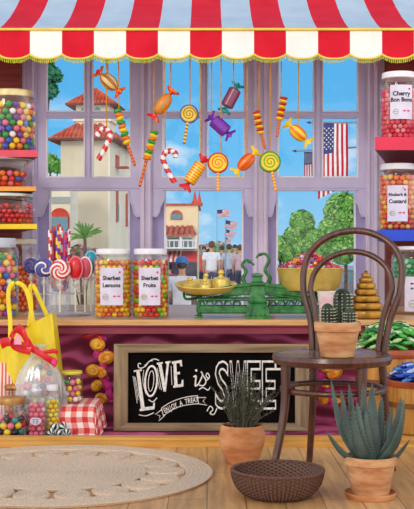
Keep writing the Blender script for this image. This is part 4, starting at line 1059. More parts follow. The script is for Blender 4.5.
for i, (px, py, dy, w) in enumerate(tips):
    if w == 0: continue
    t = Vector((X(px,da+dy)-ax, dy*1.0, Z(py,da)-.009)); b = Vector((t.x*.22, t.y*.5, .118))
    out = Vector((t.x, t.y, 0)); mid = b.lerp(t, .45)+out*(.16)-Vector((0,0,.012)); 
    if py > 425: mid = b.lerp(t, .5)+Vector((0,0,-.025))
    pp = spline([b, mid, t], 9); n = len(pp)
    sd = Vector((-out.y, out.x, 0)); sd = sd.normalized() if sd.length > 1e-4 else Vector((1,0,0)); sd = (sd+Vector((1.2*(1 if sd.x >= 0 else -1),0,0))).normalized()
    rad = [w*(.82+.3*math.sin(PI*min(1,j/(n*.55))/1.6))*(1-(j/(n-1))**2.3)+.0008 for j in range(n)]
    m2 = MB(); m2.tube(pp, rad, 12, flat=.38, side=sd); lf = m2.build('leaf', aloe, al, True)
    e = MB()
    for s in (-1, 1):
        for j in range(2, n-2, 1):
            u = (pp[min(j+1,n-1)]-pp[j-1]).normalized(); sv_ = (sd-u*sd.dot(u)).normalized(); p = pp[j]+sv_*s*rad[j]*.96
            e.add([p-u*.0018, p+u*.0018, p+sv_*s*.0035+u*.001], [(0,1,2),(2,1,0)])
    e.build('leaf_thorn', aedge, lf)
# rounded pot with lavender
dl = 4.57; lx = X(242,dl); lv = thing('potted_lavender', 'rounded terracotta pot with wispy dark dried lavender in front of the chalkboard', 'potted plant', (lx, dl, 0))
MB().lathe([(0,0),(.055,0),(.066,.01),(.084,.05),(.094,.09),(.095,.115),(.089,.148),(.085,.157),(.082,.160),(.078,.157),(.08,.145),(0,.14)], seg=56).build('pot', terra, lv, 40)
MB().lathe([(0,.15),(.079,.148)], seg=40).build('soil', soil, lv, True)
lav = mat('dried_lavender', (104,106,92), .85, 0, (62,64,56), 40); lst = plain('lavender_stem', (110,102,84), .8)
for s in range(99):
    a = R_.uniform(0, 2*PI); rb = R_.uniform(0,.055); lean = R_.uniform(.0,.12)*(.3+rb/.055*.9); h = R_.uniform(.08,.225)
    b = Vector((rb*math.cos(a), rb*math.sin(a), .148)); t = Vector((b.x+lean*math.cos(a), b.y+lean*math.sin(a)*.7, .155+h*(1-lean*1.2)))
    m_ = b.lerp(t,.5)-Vector((math.cos(a),math.sin(a)*.7,0))*lean*.15; pp = spline([b, m_, t], 5)
    m2 = MB(); m2.tube(pp, [.0011]*(len(pp)-1)+[.0006], 5)
    for j, p in enumerate(pp[2:]):
        for q in range(6):
            e = Vector((R_.uniform(-1,1), R_.uniform(-1,1), R_.uniform(.2,1.4))).normalized(); sd = e.orthogonal().normalized(); p2 = p+Vector((0,0,R_.uniform(-.008,.008))); Ln = R_.uniform(.008,.017)
            m2.add([p2, p2+e*Ln*.5+sd*.0017, p2+e*Ln, p2+e*Ln*.5-sd*.0017], [(0,1,2,3)], 1)
    m2.build('sprig', [lst, lav], lv)
# basket
dbk = 3.95; bk = thing('wicker_basket', 'shallow round dark brown wicker basket empty on the floorboards', 'basket', (X(277.5,dbk), dbk, 0))
wick = mat('dark_wicker', (118,84,70), .55, 0, (92,62,50), 240, 0)
def basket_prof(t): return (.098+.066*math.sin(t*PI/2)**1.0, .002+.094*(1-math.cos(t*PI/2*.98))**.86)
NU, NV = 132, 20; mb = MB(); vs = []; fs = []
for layer in (0, 1):
    for j in range(NV+1):
        r, z = basket_prof(j/NV)
        for i in range(NU):
            a = 2*PI*i/NU; ph = ((i//2)+j) % 2; off = .0036*(1 if ph else -1)
            rr = (r+off)-(.007 if layer else 0); vs.append((rr*math.cos(a), rr*math.sin(a), z+(.004 if layer else 0)))
for layer in (0,1):
    o_ = layer*(NV+1)*NU
    for j in range(NV):
        for i in range(NU):
            i2 = (i+1) % NU; f_ = (o_+j*NU+i, o_+j*NU+i2, o_+(j+1)*NU+i2, o_+(j+1)*NU+i); fs.append(f_ if not layer else f_[::-1])
mb.add(vs, fs); mb.build('woven_wall', wick, bk, 50)
mb = MB(); mb.lathe([(0,.002),(.1,.002),(.1,.008),(.0,.008)], seg=64); mb.build('woven_base', wick, bk)
mb = MB(); rz_ = basket_prof(1)
for ph in (0, PI): mb.tube([((rz_[0]-.002+.0035*math.cos(40*a+ph))*math.cos(a), (rz_[0]-.002+.0035*math.cos(40*a+ph))*math.sin(a), rz_[1]+.002+.003*math.sin(40*a+ph)) for a in [2*PI*i/320 for i in range(320)]], .0036, 6, closed=True)
mb.build('braided_rim', wick, bk, True)
# ============================================================ STREET OUTSIDE
GZ = -.55
road = mat('street_paving', (176,172,186), .9, 0, (156,152,168), 1.2, .1)
struct(MB().bbox((-40,7.4,GZ-.1),(60,140,GZ)), 'ground', road)
stucco = mat('cream_stucco', (226,214,186), .9, 0, (214,202,174), 2, .1); stucco2 = mat('pale_stucco', (240,232,206), .9, 0, (230,220,192), 2, .1)
tile = mat('terracotta_roof_tile', (210,104,80), .7, 0, (172,72,56), 9, .1); tile_d = mat('roof_tile_shadowline', (134,58,46), .8)
eave_m = mat('brown_eave', (120,70,56), .7); glassd = plain('dark_pane', (110,150,160), .15); shut = plain('salmon_shutter', (206,104,84), .6)
def hip(mb, x0, x1, y0, y1, z0, z1, ix, iy, step, r):
    """hip roof with half round tile rows; ix, iy insets of the ridge"""
    A = [(x0,y0),(x1,y0),(x1,y1),(x0,y1)]; Bt = [(x0+ix,y0+iy),(x1-ix,y0+iy),(x1-ix,y1-iy),(x0+ix,y1-iy)]
    vs = [(x,y,z0) for x,y in A]+[(x,y,z1) for x,y in Bt]
    mb.add(vs, [(0,1,5,4),(1,2,6,5),(2,3,7,6),(3,0,4,7),(4,5,6,7),(3,2,1,0)], [0,0,0,0,0,2])
    for e in range(4):
        a = Vector((*A[e],z0)); b = Vector((*A[(e+1)%4],z0)); c = Vector((*Bt[e],z1)); dd = Vector((*Bt[(e+1)%4],z1)); Ln = (b-a).length; u = (b-a)/Ln
        i0 = (c-a).dot(u); i1 = (b-dd).dot(u); up = (c-a)-u*i0; s = step/2
        while s < Ln:
            t = min(1, s/max(i0,1e-3), (Ln-s)/max(i1,1e-3)); p = a+u*s
            mb.tube([p, p+up*t], r, 6, 0); s += step
        mb.tube([a, c], r*1.2, 6, 0)
    for i in range(4): mb.tube([(*A[i],z0),(*A[(i+1)%4],z0)], r*.9, 6, 2)
def arch(mb, x, z0, w, h, y0, y1, mi=0):
    pts = [(x-w/2,z0),(x+w/2,z0)]+[(x+w/2*math.cos(a), z0+h-w/2+w/2*math.sin(a)) for a in [PI*i/10 for i in range(11)]]
    mb.prism(pts, y0, y1, mi)
# mission building: local frame, origin at near right corner of body
dm = 16.0; km = dm/F
ms_ = thing('mission_building', 'cream mission style building with red tiled roofs and bell tower outside the left window', 'building', (X(108,dm), dm, GZ), math.radians(-5))
zt = lambda py: Z(py,dm)-GZ
W_ = (108-60)*km; DP = 1.95
mb = MB(); mb.bbox((-W_,0,0),(0,DP,zt(136))); mb.build('body_wall', stucco, ms_)
mb = MB(); mb.box((.012, DP/2, zt(200)*.5+.4), (.03, DP*.98, zt(136)+.0-.8)); mb.bbox((0,0,0),(.03,DP,zt(138))); mb.build('side_wall', stucco2, ms_)  # lit face of the same building, its light put in as paler stucco
mb = MB(); hip(mb, -W_-.13, .16, -.16, DP+.16, zt(140), zt(117), .42, .55, .062, .026); mb.build('main_roof', [tile, tile_d, eave_m], ms_)
mb = MB(); mb.bbox((-.52,.25,zt(140)),(-.03,.78,zt(101))); mb.bbox((-.56,.21,zt(119)),(.01,.82,zt(116.5))); 
tw = mb.build('bell_tower', stucco2, ms_)
mb = MB(); arch(mb, -.40, zt(116), .09, .16, .235, .25); arch(mb, -.20, zt(116), .09, .16, .235, .25); mb.build('arched_opening', glassd, tw)
mb = MB(); hip(mb, -.64, .09, .13, .90, zt(102.5), zt(84), .355, .375, .055, .022); mb.build('tower_roof', [tile, tile_d, eave_m], ms_)
for (yy, z0, hh) in ((.55,221,34),(1.45,224,36),(1.68,224,36)):
    mb = MB(); c = zt(z0)
    pts = [(yy-.055,c),(yy+.055,c)]+[(yy+.055*math.cos(a), c+hh*km-.055+.055*math.sin(a)) for a in [PI*i/8 for i in range(9)]]
    n = len(pts); mb.add([(.035,y,z) for y,z in pts]+[(.055,y,z) for y,z in pts], [tuple(range(n,2*n))]+[(i,(i+1)%n,(i+1)%n+n,i+n) for i in range(n)]); w = mb.build('arched_shutter', shut, ms_)
    mb = MB(); mb.bbox((.056,yy-.03,c+.02),(.066,yy+.03,c+.26)); mb.build('pane', glassd, w)
mb = MB(); mb.bbox((.03,.42,zt(165)),(.22,.75,zt(166)+.03)); mb.bbox((.03,.45,zt(165)),(.05,.7,zt(152))); mb.build('balcony', shut, ms_)
# side wing
wg = thing('annex_building', 'low cream annex with a red arched window in front of the mission building', 'building', (X(58,14.6), 14.6, GZ))
k2 = 14.6/F; z2 = lambda py: Z(py,14.6)-GZ
mb = MB(); mb.bbox((-20*k2,0,0),(12*k2,.9,z2(180))); mb.bbox((-20*k2,-.03,z2(203)),(12.6*k2,0,z2(197)),1); mb.bbox((-20*k2,-.06,z2(182)),(13*k2,.9,z2(178)),1); mb.build('wall', [stucco2, mat('grey_cornice', (170,176,170), .8)], wg)
mb = MB(); arch(mb, 2*k2, z2(240), 19*k2, 32*k2, -.03, .0); w = mb.build('arched_window', plain('red_arch', (206,66,44), .6), wg)
mb = MB(); mb.bbox((-6.5*k2,-.05,z2(240)),(10.5*k2,-.03,z2(217))); mb.build('pane', glassd, w)
# leafy things
def leafmat(n, a, b): return mat(n, a, .8, 0, b, 3, lo=.3, hi=.7)
def foliage(mb, c, r, n, s, sc=(1,1,1), mi=0):
    c = Vector(c)
    for _ in range(n):
        v = Vector((R_.gauss(0,1), R_.gauss(0,1), R_.gauss(0,1))).normalized(); p = c+Vector((v.x*sc[0], v.y*sc[1], v.z*sc[2]))*r*R_.uniform(.72,1.05)
        nrm = (v+Vector((R_.uniform(-.7,.7), R_.uniform(-.7,.7), R_.uniform(-.5,.9)))).normalized(); u = nrm.orthogonal().normalized(); w = nrm.cross(u); a = R_.uniform(0,6); u, w = u*math.cos(a)+w*math.sin(a), w*math.cos(a)-u*math.sin(a); q = s*R_.uniform(.6,1.3)
        mb.add([p-u*q, p-w*q*.5, p+u*q, p+w*q*.5], [(0,1,2,3)], R_.choice((0,0,0,1,2)) if mi == 0 else mi)
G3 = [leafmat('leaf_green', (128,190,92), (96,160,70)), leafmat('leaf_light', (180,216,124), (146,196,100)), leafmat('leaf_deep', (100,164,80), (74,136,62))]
bark = mat('bark', (110,88,72), .9, 0, (78,60,50), 8, .4)
def tree(px, pbot, d, blobs, label, leaf, group=None, name='leafy_tree', mats=G3, n=900):
    k = d/F; o = thing(name, label, 'tree', (X(px,d), d, GZ), 0, group)
    mb = MB(); cores = MB()
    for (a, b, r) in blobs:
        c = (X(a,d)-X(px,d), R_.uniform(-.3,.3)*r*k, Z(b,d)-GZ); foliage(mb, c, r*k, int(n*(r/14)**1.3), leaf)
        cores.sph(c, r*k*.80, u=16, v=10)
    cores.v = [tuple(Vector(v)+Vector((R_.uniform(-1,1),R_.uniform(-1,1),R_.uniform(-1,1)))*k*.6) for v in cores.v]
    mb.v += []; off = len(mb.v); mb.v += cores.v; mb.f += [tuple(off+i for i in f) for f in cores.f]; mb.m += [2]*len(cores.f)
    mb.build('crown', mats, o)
    m2 = MB(); b0 = blobs[0]; top = Vector((X(b0[0],d)-X(px,d), 0, Z(b0[1],d)-GZ)); m2.tube(spline([(0,0,0), top*.4+Vector((k,0,0)), top], 5), [r_*k for r_ in (2.2,2.1,2,1.9,1.8,1.7,1.6,1.4,1.2,1.0,.8)], 8)
    for (a, b, r) in blobs[1:3]: m2.tube([top*.5, (X(a,d)-X(px,d), 0, Z(b,d)-GZ)], [1.1*k,.5*k], 6)
    m2.build('trunk', bark, o, True)
tree(303,280,30,[(302,222,12),(294,236,10),(311,238,11),(302,248,11)],'broad green tree in the middle of the right window',.07,n=1900)
tree(345,280,24,[(345,212,20),(334,232,16),(358,236,18),(342,250,14),(368,214,16)],'tall bushy green tree at the right side of the right window',.06,n=1900)
tree(281,290,38,[(279,246,10),(272,252,9),(288,254,9)],'smaller round green tree at the left edge of the right window',.12)
tree(326,290,44,[(326,246,10),(316,252,9),(337,252,9),(296,256,9)],'distant row of green bushes between the two larger trees',.14)
DG = [leafmat('cypress_green', (70,150,110), (50,126,92)), leafmat('cypress_light', (100,172,134), (80,150,110)), leafmat('cypress_deep', (40,104,80), (30,84,64))]
tree(36,200,11,[(40,86,13),(50,74,9),(50,90,8),(44,64,10),(56,76,6),(30,76,14)],'dark blue green tree at the top left corner of the left window',.035,mats=DG,n=700)
tree(52,200,26,[(50,163,9),(58,167,6)],'small rounded green tree left of the mission building',.08,n=500)
# palm-like plant before the mission
dp = 12.0; kp = dp/F; pl = thing('palm_plant', 'spiky green palm with fanned fronds standing before the mission building wall', 'plant', (X(85,dp), dp, GZ))
top = Vector((0,0,Z(238,dp)-GZ)); MB().tube([(0,0,0), top], [2*kp,1.6*kp], 8).build('trunk', bark, pl, True)
frm = leafmat('frond_green', (120,170,70), (70,130,60))
for i in range(40):
    a = R_.uniform(0,2*PI); el = R_.uniform(-.1,1.45); Ln = R_.uniform(16,23)*kp; e = Vector((math.cos(a)*math.cos(el), math.sin(a)*math.cos(el)*.7, math.sin(el)))
    mid = top+e*Ln*.55; tip = top+e*Ln+Vector((0,0,-Ln*.15)); m2 = MB(); m2.tube(spline([top, mid, tip], 4), [.4*kp,.8*kp,1.0*kp,1.1*kp,1.0*kp,.9*kp,.7*kp,.4*kp,.1*kp], 6, flat=.25, side=(0,0,1) if el < .8 else (1,0,0)); m2.build('frond', frm, pl, True)
tree(83,300,12.6,[(80,256,11),(92,258,10),(70,262,9),(98,266,8)],'reddish brown flowering bush beneath the palm by the mission building',.04,name='flowering_bush',mats=[leafmat('bush_brown', (170,130,120), (140,100,96)), leafmat('bush_pink', (206,140,150), (180,110,120)), leafmat('bush_green', (110,130,80), (90,106,66))],n=600)
# street building in the middle window
ds_ = 25.0; k3 = ds_/F; sbd = thing('street_building', 'cream corner building with red tiled balcony roof and twin red spires in the middle window', 'building', (X(198,ds_), ds_, GZ))
z3 = lambda py: Z(py,ds_)-GZ
cream3 = mat('cream_facade', (244,226,184), .9, 0, (232,212,168), 2)
mb = MB(); mb.bbox((-60*k3,0,0),(0,3.2,z3(205.5))); mb.build('facade', cream3, sbd)
mb = MB(); mb.bbox((-60*k3,-.05,z3(205.5)),(.05,3.2,z3(203.5))); mb.build('roof_edge', tile, sbd)
for a, y in ((-3.2,.1),(1.2,.5)):
    m2 = MB(); m2.bbox((a*k3-.08,y-.08,z3(205)),(a*k3+.08,y+.08,z3(202))); m2.lathe([(2.6*k3,z3(203)),(2.0*k3,z3(199)),(.9*k3,z3(194)),(.05*k3,z3(189))], (a*k3,y,0), 12); m2.build('spire', plain('spire_red', (214,84,56), .6), sbd, 40)
mb = MB(); arch(mb, -21.5*k3, z3(219.5), 12*k3, 9.5*k3, -.03, 0); w = mb.build('window_frame', tile, sbd)
mb = MB(); mb.bbox((-27*k3,-.05,z3(219)),(-16.5*k3,-.03,z3(214))); mb.build('pane', glassd, w)
mb = MB(); x0_, x1_ = -58*k3, -.5*k3; mb.add([(x0_,0,z3(227)),(x1_-6*k3,0,z3(227)),(x1_,-1.2,z3(235.5)),(x0_,-1.2,z3(235.5))], [(0,1,2,3),(3,2,1,0)]); s = x0_
while s < x1_: mb.tube([(s,-1.2,z3(235.5)),(s if s < x1_-6*k3 else x1_-6*k3,0,z3(227))], .045, 6); s += .12
mb.build('balcony_roof', tile, sbd)
mb = MB(); mb.bbox((x0_,-1.15,z3(249)),(x1_,0,z3(247.5))); mb.tube([(x0_,-1.12,z3(241)),(x1_,-1.12,z3(241))], .02, 6); s = x0_
while s < x1_: mb.tube([(s,-1.12,z3(248)),(s,-1.12,z3(241))], .014, 5); s += .1
for s in (-30,-16,-1.5): mb.tube([(s*k3,-1.12,z3(248)),(s*k3,-1.12,z3(235.5))], .03, 6)
mb.build('balcony', plain('white_railing', (236,236,240), .5), sbd)
mb = MB(); mb.bbox((-30*k3,-.03,z3(247)),(-6*k3,0,z3(238))); mb.build('balcony_door', plain('teal_glass', (140,180,176), .2), sbd)
mb = MB(); mb.bbox((-30*k3,-.04,0),(-1*k3,0,z3(262))); mb.build('shop_front', plain('shopfront_dark', (96,96,110), .4), sbd)
for i, (a, c) in enumerate(((-50,0),(-33,1),(-16,0))):
    m2 = MB(); xa, xb = a*k3, (a+15.5)*k3; n = 7
    for j in range(n):
        p, q = xa+(xb-xa)*j/n, xa+(xb-xa)*(j+1)/n
        m2.add([(p,-.02,z3(251)),(q,-.02,z3(251)),(q,-1.3,z3(259)),(p,-1.3,z3(259)),(q,-1.3,z3(261.5)),(p,-1.3,z3(261.5))], [(0,3,2,1),(3,5,4,2)], (j % 2) if c else 0)
    m2.build('shop_awning', [plain('street_awning_red', (222,64,60), .7), plain('street_awning_white', (244,236,232), .7)], sbd)
# low distant buildings / skyline
for (a, b, top, dd, c, lab) in ((200,214,246,50,(226,206,186),'low beige building at the far end of the street beside the corner building'),(214,232,250,60,(206,196,200),'low grey pink building at the far end of the street under the flags')):
    kk_ = dd/F; o = thing('distant_building', lab, 'building', (X((a+b)/2,dd), dd, GZ)); mb = MB(); w = (b-a)*kk_/2
    mb.bbox((-w,0,0),(w,3,Z(top,dd)-GZ)); wl_ = mb.build('facade', plain('far_wall_%d' % a, c, .9), o)
    mb = MB(); mb.bbox((-w*1.05,-.1,Z(top,dd)-GZ),(w*1.05,3,Z(top-1.5,dd)-GZ)); mb.build('roof', tile, o)
    mb = MB()
    for q in (-.55,0,.55): mb.bbox((w*q-.2,-.03,Z(top+8,dd)-GZ),(w*q+.2,0,Z(top+3,dd)-GZ))
    mb.build('window_row', glassd, o)
tree(222,290,48,[(222,248,6),(214,247,5),(230,250,5)],'pale green treetops at the far end of the street',.12,n=260)
tree(238,290,46,[(238,252,5),(243,254,4)],'small tree at the right of the crowd in the middle window',.12,n=220)
# flags
fred = plain('flag_red', (196,30,50), .7); fwhite = plain('flag_white', (244,240,240), .7); fblue = plain('flag_navy', (44,56,120), .7)
def flag(o, org, u, v, W, H, wave, stars=True, parent_name='flag_cloth', waveamp=.03, stars_r=.012, taper=0):
    """org: hoist top corner; u: along stripes, v: across stripes"""
    mb = MB(); NU_, NV_ = 26, 26; org = Vector(org); u = Vector(u); v = Vector(v); vs = []; nrm = u.cross(v).normalized()
    f = lambda a, b: org+u*W*a*(1-taper*b)+v*H*b+nrm*waveamp*(math.sin(wave*b*6+1.3*a*3)+.5*math.sin(9*a+2*b))
    for j in range(NV_+1):
        for i in range(NU_+1): vs.append(f(i/NU_, j/NV_))
    fs = []; mi = []
    for j in range(NV_):
        for i in range(NU_):
            fs.append((j*(NU_+1)+i, j*(NU_+1)+i+1, (j+1)*(NU_+1)+i+1, (j+1)*(NU_+1)+i)); st = (j//2) % 2
            mi.append(2 if (i < NU_*.4 and j < 14) else st)
    mb.add(vs, fs, mi); cl = mb.build(parent_name, [fred, fwhite, fblue], o, 80)
    if stars:
        m2 = MB()
        for j in range(7):
            for i in range(5):
                p = f((.04+.36*(i+.5+.5*(j%2)*.9)/5.6), (.03+.5*(j+.5)/7))
                for s in (-1,1):
                    q = [p+nrm*s*.004+ (u*math.cos(t)+v*math.sin(t))*stars_r*(1 if n_%2==0 else .42) for n_, t in enumerate([PI*n_/5-PI/2 for n_ in range(10)])]
                    m2.add(q, [tuple(range(10))])
        m2.build('star_field', fwhite, cl)
dfl = 12.0; kf = dfl/F
pole_m = plain('silver_pole', (150,160,176), .3, metal=.4)
mast = thing('lamp_post', 'grey post holding the horizontal flagpoles, behind the right window frame', 'post', (X(378,dfl), dfl, GZ))
MB().cyl((0,0,0),(0,0,Z(95,dfl)-GZ),.05,.04).build('post_shaft', pole_m, mast, True)
MB().lathe([(.05,0),(.09,.03),(.1,.12),(.03,.2),(0,.22)], (0,0,Z(96,dfl)-GZ), 16).build('lamp_head', pole_m, mast, True)
def fp(x0, y, fl, label, d, W, H, a):
    k = d/F; o = thing('hanging_flag', label, 'flag', (X(x0,d), d, Z(y,d)))
    L_ = (372-x0)*k; mb = MB(); mb.tube([(0,0,0),(L_,(dfl-d),0)], .9*k, 8); mb.build('flagpole', pole_m, o, True)
    mb = MB(); mb.lathe([(.3*k,-1.5*k),(1.5*k,0),(.2*k,4*k)], seg=8); mb.v = [(-v[2], v[1], v[0]) for v in mb.v]; mb.build('spear_tip', fblue, o, True)
    flag(o, ((fl-x0)*k, 0, -1*k), (0,0,-1), (1,0,0), W*k, H*k, 1, True, waveamp=1.6*k, stars_r=(1.1 if W > 60 else .5)*k, taper=.2)
    return o
o = fp(310, 122.5, 318, 'large stars and stripes flag hanging straight down from a horizontal pole in the right window', 12.0, 76, 30, 0)
o = fp(296, 151, 304, 'smaller stars and stripes flag on the lower horizontal pole in the right window', 12.6, 31, 16, 0)
def polef(px, top, fx, d, s, label, ang=.1, big=1):
    k = d/F; o = thing('flag_on_pole', label, 'flag', (X(px,d), d, GZ)); mb = MB(); mb.tube([(0,0,0),(0,0,Z(top,d)-GZ)], .35*k, 6); mb.build('flagpole', pole_m, o, True)
    flag(o, (.2*k,0,Z(top+1,d)-GZ), (math.cos(ang),0,-math.sin(ang)), (-math.sin(ang),0,-math.cos(ang)), s*k, s*.62*k, .9, False, waveamp=.4*k, stars_r=.4*k)
polef(217,209,217,34,12,'stars and stripes flag on the tallest street pole in the middle window',-.1)
polef(225.5,219,225,32,12,'large stars and stripes flag right of the tallest pole, on a shorter pole',.2)
polef(226,228,226,36,10,'stars and stripes flag directly below the large one in the middle window',.35)
polef(225,236,225,40,7,'small flag lower right in the diagonal line of street flags',.3)
polef(218,240,218,44,5,'tiny flag below the tallest pole in the line of street flags',.3)
polef(212,241,212,46,4,'tiny flag second from the left in the line of street flags',.2)
polef(206,243,206,48,4,'leftmost tiny flag in the line of street flags',.2)
# car in right window
kc2 = 26/F; car = thing('parked_car', 'dark parked car at the kerb in the lower right of the right window', 'car', (X(349,26), 26, GZ))
prof_c = [(-.75,.25),(-.78,.5),(-.72,.72),(-.45,.8),(-.3,1.1),(.35,1.12),(.6,.82),(.75,.76),(.78,.4),(.74,.25)]
mb = MB(); mb.prism([(x*.9,z*.95) for x,z in prof_c], -.4, 1.2); mb.build('car_body', plain('car_grey', (120,124,136), .3, coat=.5), car)
mb = MB(); mb.prism([(-.36,.78),(-.25,1.0),(.28,1.01),(.47,.8)], -.41, -.4); mb.build('car_window', glassd, car)
for x in (-.45,.45):
    m2 = MB(Matrix.Translation((x,-.4,.2))@Matrix.Rotation(PI/2,4,'X')); m2.lathe([(0,-.05),(.18,-.05),(.2,0),(.18,.05),(0,.05)], seg=20); m2.build('wheel', plain('tyre', (36,36,40), .7), car, 40)

# ============================================================ PEOPLE
def skin(verts, edges, radii, name, m, parent, sub=2, root=0):
    me = bpy.data.meshes.new(name); me.from_pydata(verts, edges, []); o = bpy.data.objects.new(name, me); COL.objects.link(o)
    md = o.modifiers.new('s','SKIN'); md.use_smooth_shade = True; sb_ = o.modifiers.new('b','SUBSURF'); sb_.levels = sub
    sv_ = me.skin_vertices[0].data
    for i, r in enumerate(radii): sv_[i].radius = (r, r) if not isinstance(r, tuple) else r; sv_[i].use_root = (i == root)
    dg = bpy.context.evaluated_depsgraph_get(); dg.update(); nm = bpy.data.meshes.new_from_object(o.evaluated_get(dg))
    bpy.data.objects.remove(o); nm.name = name
    nm.materials.clear(); nm.materials.append(m); r_ = bpy.data.objects.new(name, nm); COL.objects.link(r_); r_.parent = parent
    nm.polygons.foreach_set('use_smooth', [True]*len(nm.polygons)); return r_
def person(px, d, H, shirt, trousers, hair, label, face=PI, sit=False, cap=None, stride=.12, arms=.1):
    # built facing local -y; rotated by face
    s = H/1.75; o = thing('person', label, 'person', (X(px,d), d, GZ), face)
    sk = plain('skin_tone', (214,160,128), .6)
    hip_z = .92 if not sit else .50
    V = [(0,0,hip_z),(0,0,hip_z+.14),(0,0,hip_z+.32),(0,.0,hip_z+.48),(0,-.005,hip_z+.585),(0,-.015,hip_z+.645),(0,-.025,hip_z+.73),(0,-.02,hip_z+.80)]
    Rr = [(.15,.105),(.135,.095),(.15,.10),(.155,.10),(.055,.055),(.06,.06),(.082,.095),(.055,.06)]; E = [(i,i+1) for i in range(7)]
    def add(par, pts, rs):
        for p, r in zip(pts, rs): V.append(p); Rr.append(r); E.append((par, len(V)-1)); par = len(V)-1
        return par
    for sd in (-1,1):
        y = stride*sd
        if sit: L_ = [(sd*.10,-.05,.50),(sd*.13,-.45,.50),(sd*.13,-.46,.26),(sd*.13,-.45,.08),(sd*.13,-.58,.035)]
        else: L_ = [(sd*.095,0,.86),(sd*.10,-y*.6-.01,.48),(sd*.10,-y+.0,.26),(sd*.10,-y+.03,.08),(sd*.105,-y-.12,.035)]
        add(0, L_, [.088,.06,.056,.042,.036])
        a_ = arms*sd
        A_ = [(sd*.185,0,hip_z+.50),(sd*.235,.02,hip_z+.24),(sd*.235,-.06-a_*.5,hip_z+.04),(sd*.228,-.10-a_*.6,hip_z-.04)]
        if sit: A_ = [(sd*.185,0,.98),(sd*.22,-.06,.72),(sd*.17,-.28,.60),(sd*.15,-.35,.58)]
        w = add(3, A_, [.056,.044,.032,.030]); hp = Vector(V[w]); dr = (Vector(V[w])-Vector(V[w-1])).normalized()
        for q in range(4):
            b = hp+dr*.05+Vector((0,(q-1.5)*.020,0)); Ln = (.055,.068,.064,.05)[q]; add(w, [tuple(b), tuple(b+dr*Ln*.6), tuple(b+dr*Ln+Vector((-sd*.01,0,0)))], [.0095,.009,.0075])
        add(w, [tuple(hp+dr*.02+Vector((-sd*.01,-.035,0))), tuple(hp+dr*.055+Vector((-sd*.015,-.05,0)))], [.011,.009])
    V = [tuple(Vector(v)*s) for v in V]; Rr = [tuple(k_*s for k_ in r) if isinstance(r, tuple) else r*s for r in Rr]
    body = skin(V, E, Rr, 'body', sk, o)
    # face + hair
    hz = (hip_z+.75)*s; mb = MB(); mb.sph((0,-.125*s,hz-.01*s), .018*s, (.8,1,1.3), 8, 6); mb.build('nose', sk, body, True)
    mb = MB()
    for sd in (-1,1): mb.sph((sd*.035*s,-.108*s,hz+.02*s), .011*s, u=8, v=6)
    mb.build('eye', plain('eye_dark', (40,34,34), .3), body, True)
    mb = MB(); mb.box((0,-.112*s,hz-.05*s), (.045*s,.012*s,.010*s)); mb.build('mouth', plain('lip', (176,90,84), .5), body)
    mb = MB()
    for sd in (-1,1): mb.sph((sd*.092*s,-.01*s,hz), .024*s, (.4,.8,1.2), 8, 6)
    mb.build('ear', sk, body, True)
    mb = MB(); mb.sph((0,.012*s,hz+.035*s), .108*s, (.95,1.02,1.0), 18, 10); mb.v = [v for v in mb.v]; hr = mb.build('hair', plain('hair_'+str(hair), hair, .8), o, True)
    # clothing
    sh = plain('cloth_'+'_'.join(map(str, shirt)), shirt, .85); tr = plain('cloth_'+'_'.join(map(str, trousers)), trousers, .85)
    z = hip_z
    cv = [(0,0,z-.05),(0,0,z+.14),(0,0,z+.32),(0,0,z+.47),(0,0,z+.545),(0,0,z+.575)]; cr_ = [(.195,.15),(.17,.13),(.178,.125),(.185,.125),(.12,.10),(.072,.075)]; ce = [(0,1),(1,2),(2,3),(3,4),(4,5)]
    for sd in (-1,1):
        n0 = len(cv); q = [(sd*.19,0,z+.49),(sd*.225,.015,z+.30)] if not sit else [(sd*.19,0,.99),(sd*.215,-.045,.78)]
        cv += q; cr_ += [.092,.072]; ce += [(3,n0),(n0,n0+1)]
    skin([tuple(Vector(v)*s) for v in cv], ce, [tuple(k_*s for k_ in r) if isinstance(r, tuple) else r*s for r in cr_], 'shirt', sh, o)
    cv = [(0,0,z+.06),(0,0,z-.02)]; cr_ = [(.17,.13),(.19,.14)]; ce = [(0,1)]
    for sd in (-1,1):
        y = stride*sd; n0 = len(cv)
        q = [(sd*.10,-.05,.50),(sd*.13,-.45,.50),(sd*.13,-.46,.26),(sd*.13,-.45,.12)] if sit else [(sd*.095,0,.84),(sd*.10,-y*.6-.01,.48),(sd*.10,-y,.26),(sd*.10,-y+.02,.11)]
        cv += q; cr_ += [.102,.076,.068,.06]; ce += [(1,n0),(n0,n0+1),(n0+1,n0+2),(n0+2,n0+3)]
    skin([tuple(Vector(v)*s) for v in cv], ce, [tuple(k_*s for k_ in r) if isinstance(r, tuple) else r*s for r in cr_], 'trousers', tr, o)
    if cap:
        mb = MB(); mb.sph((0,.0,hz+.06*s), .118*s, (1,1.05,.85), 18, 10); mb.tube([(0,-.08*s,hz+.06*s),(0,-.20*s,hz+.045*s)], [.08*s,.06*s], 12, flat=.15, side=(1,0,0)); mb.build('cap', plain('cap_blue', cap, .7), o, True)
    return o
person(211.5, 33, 1.75, (240,240,244), (90,96,120), (110,60,48), 'person in a white t-shirt seen from behind, walking away down the street')
bn = thing('street_bench', 'wooden street bench under the person in the blue cap', 'bench', (X(182,19), 19.02, GZ))
mb = MB(); mb.bbox((-.6,-.22,.38),(.6,.22,.42)); mb.build('bench_seat', barrel_wood, bn)
for x in (-.5,.5): m2 = MB(); m2.bbox((x-.03,-.2,0),(x+.03,.2,.38)); m2.build('bench_leg', pole_m, bn)
person(182, 19, 1.72, (240,240,246), (90,90,110), (70,50,40), 'person in a blue cap and white shirt sitting behind the flat scale pan', sit=True, cap=(60,120,190))
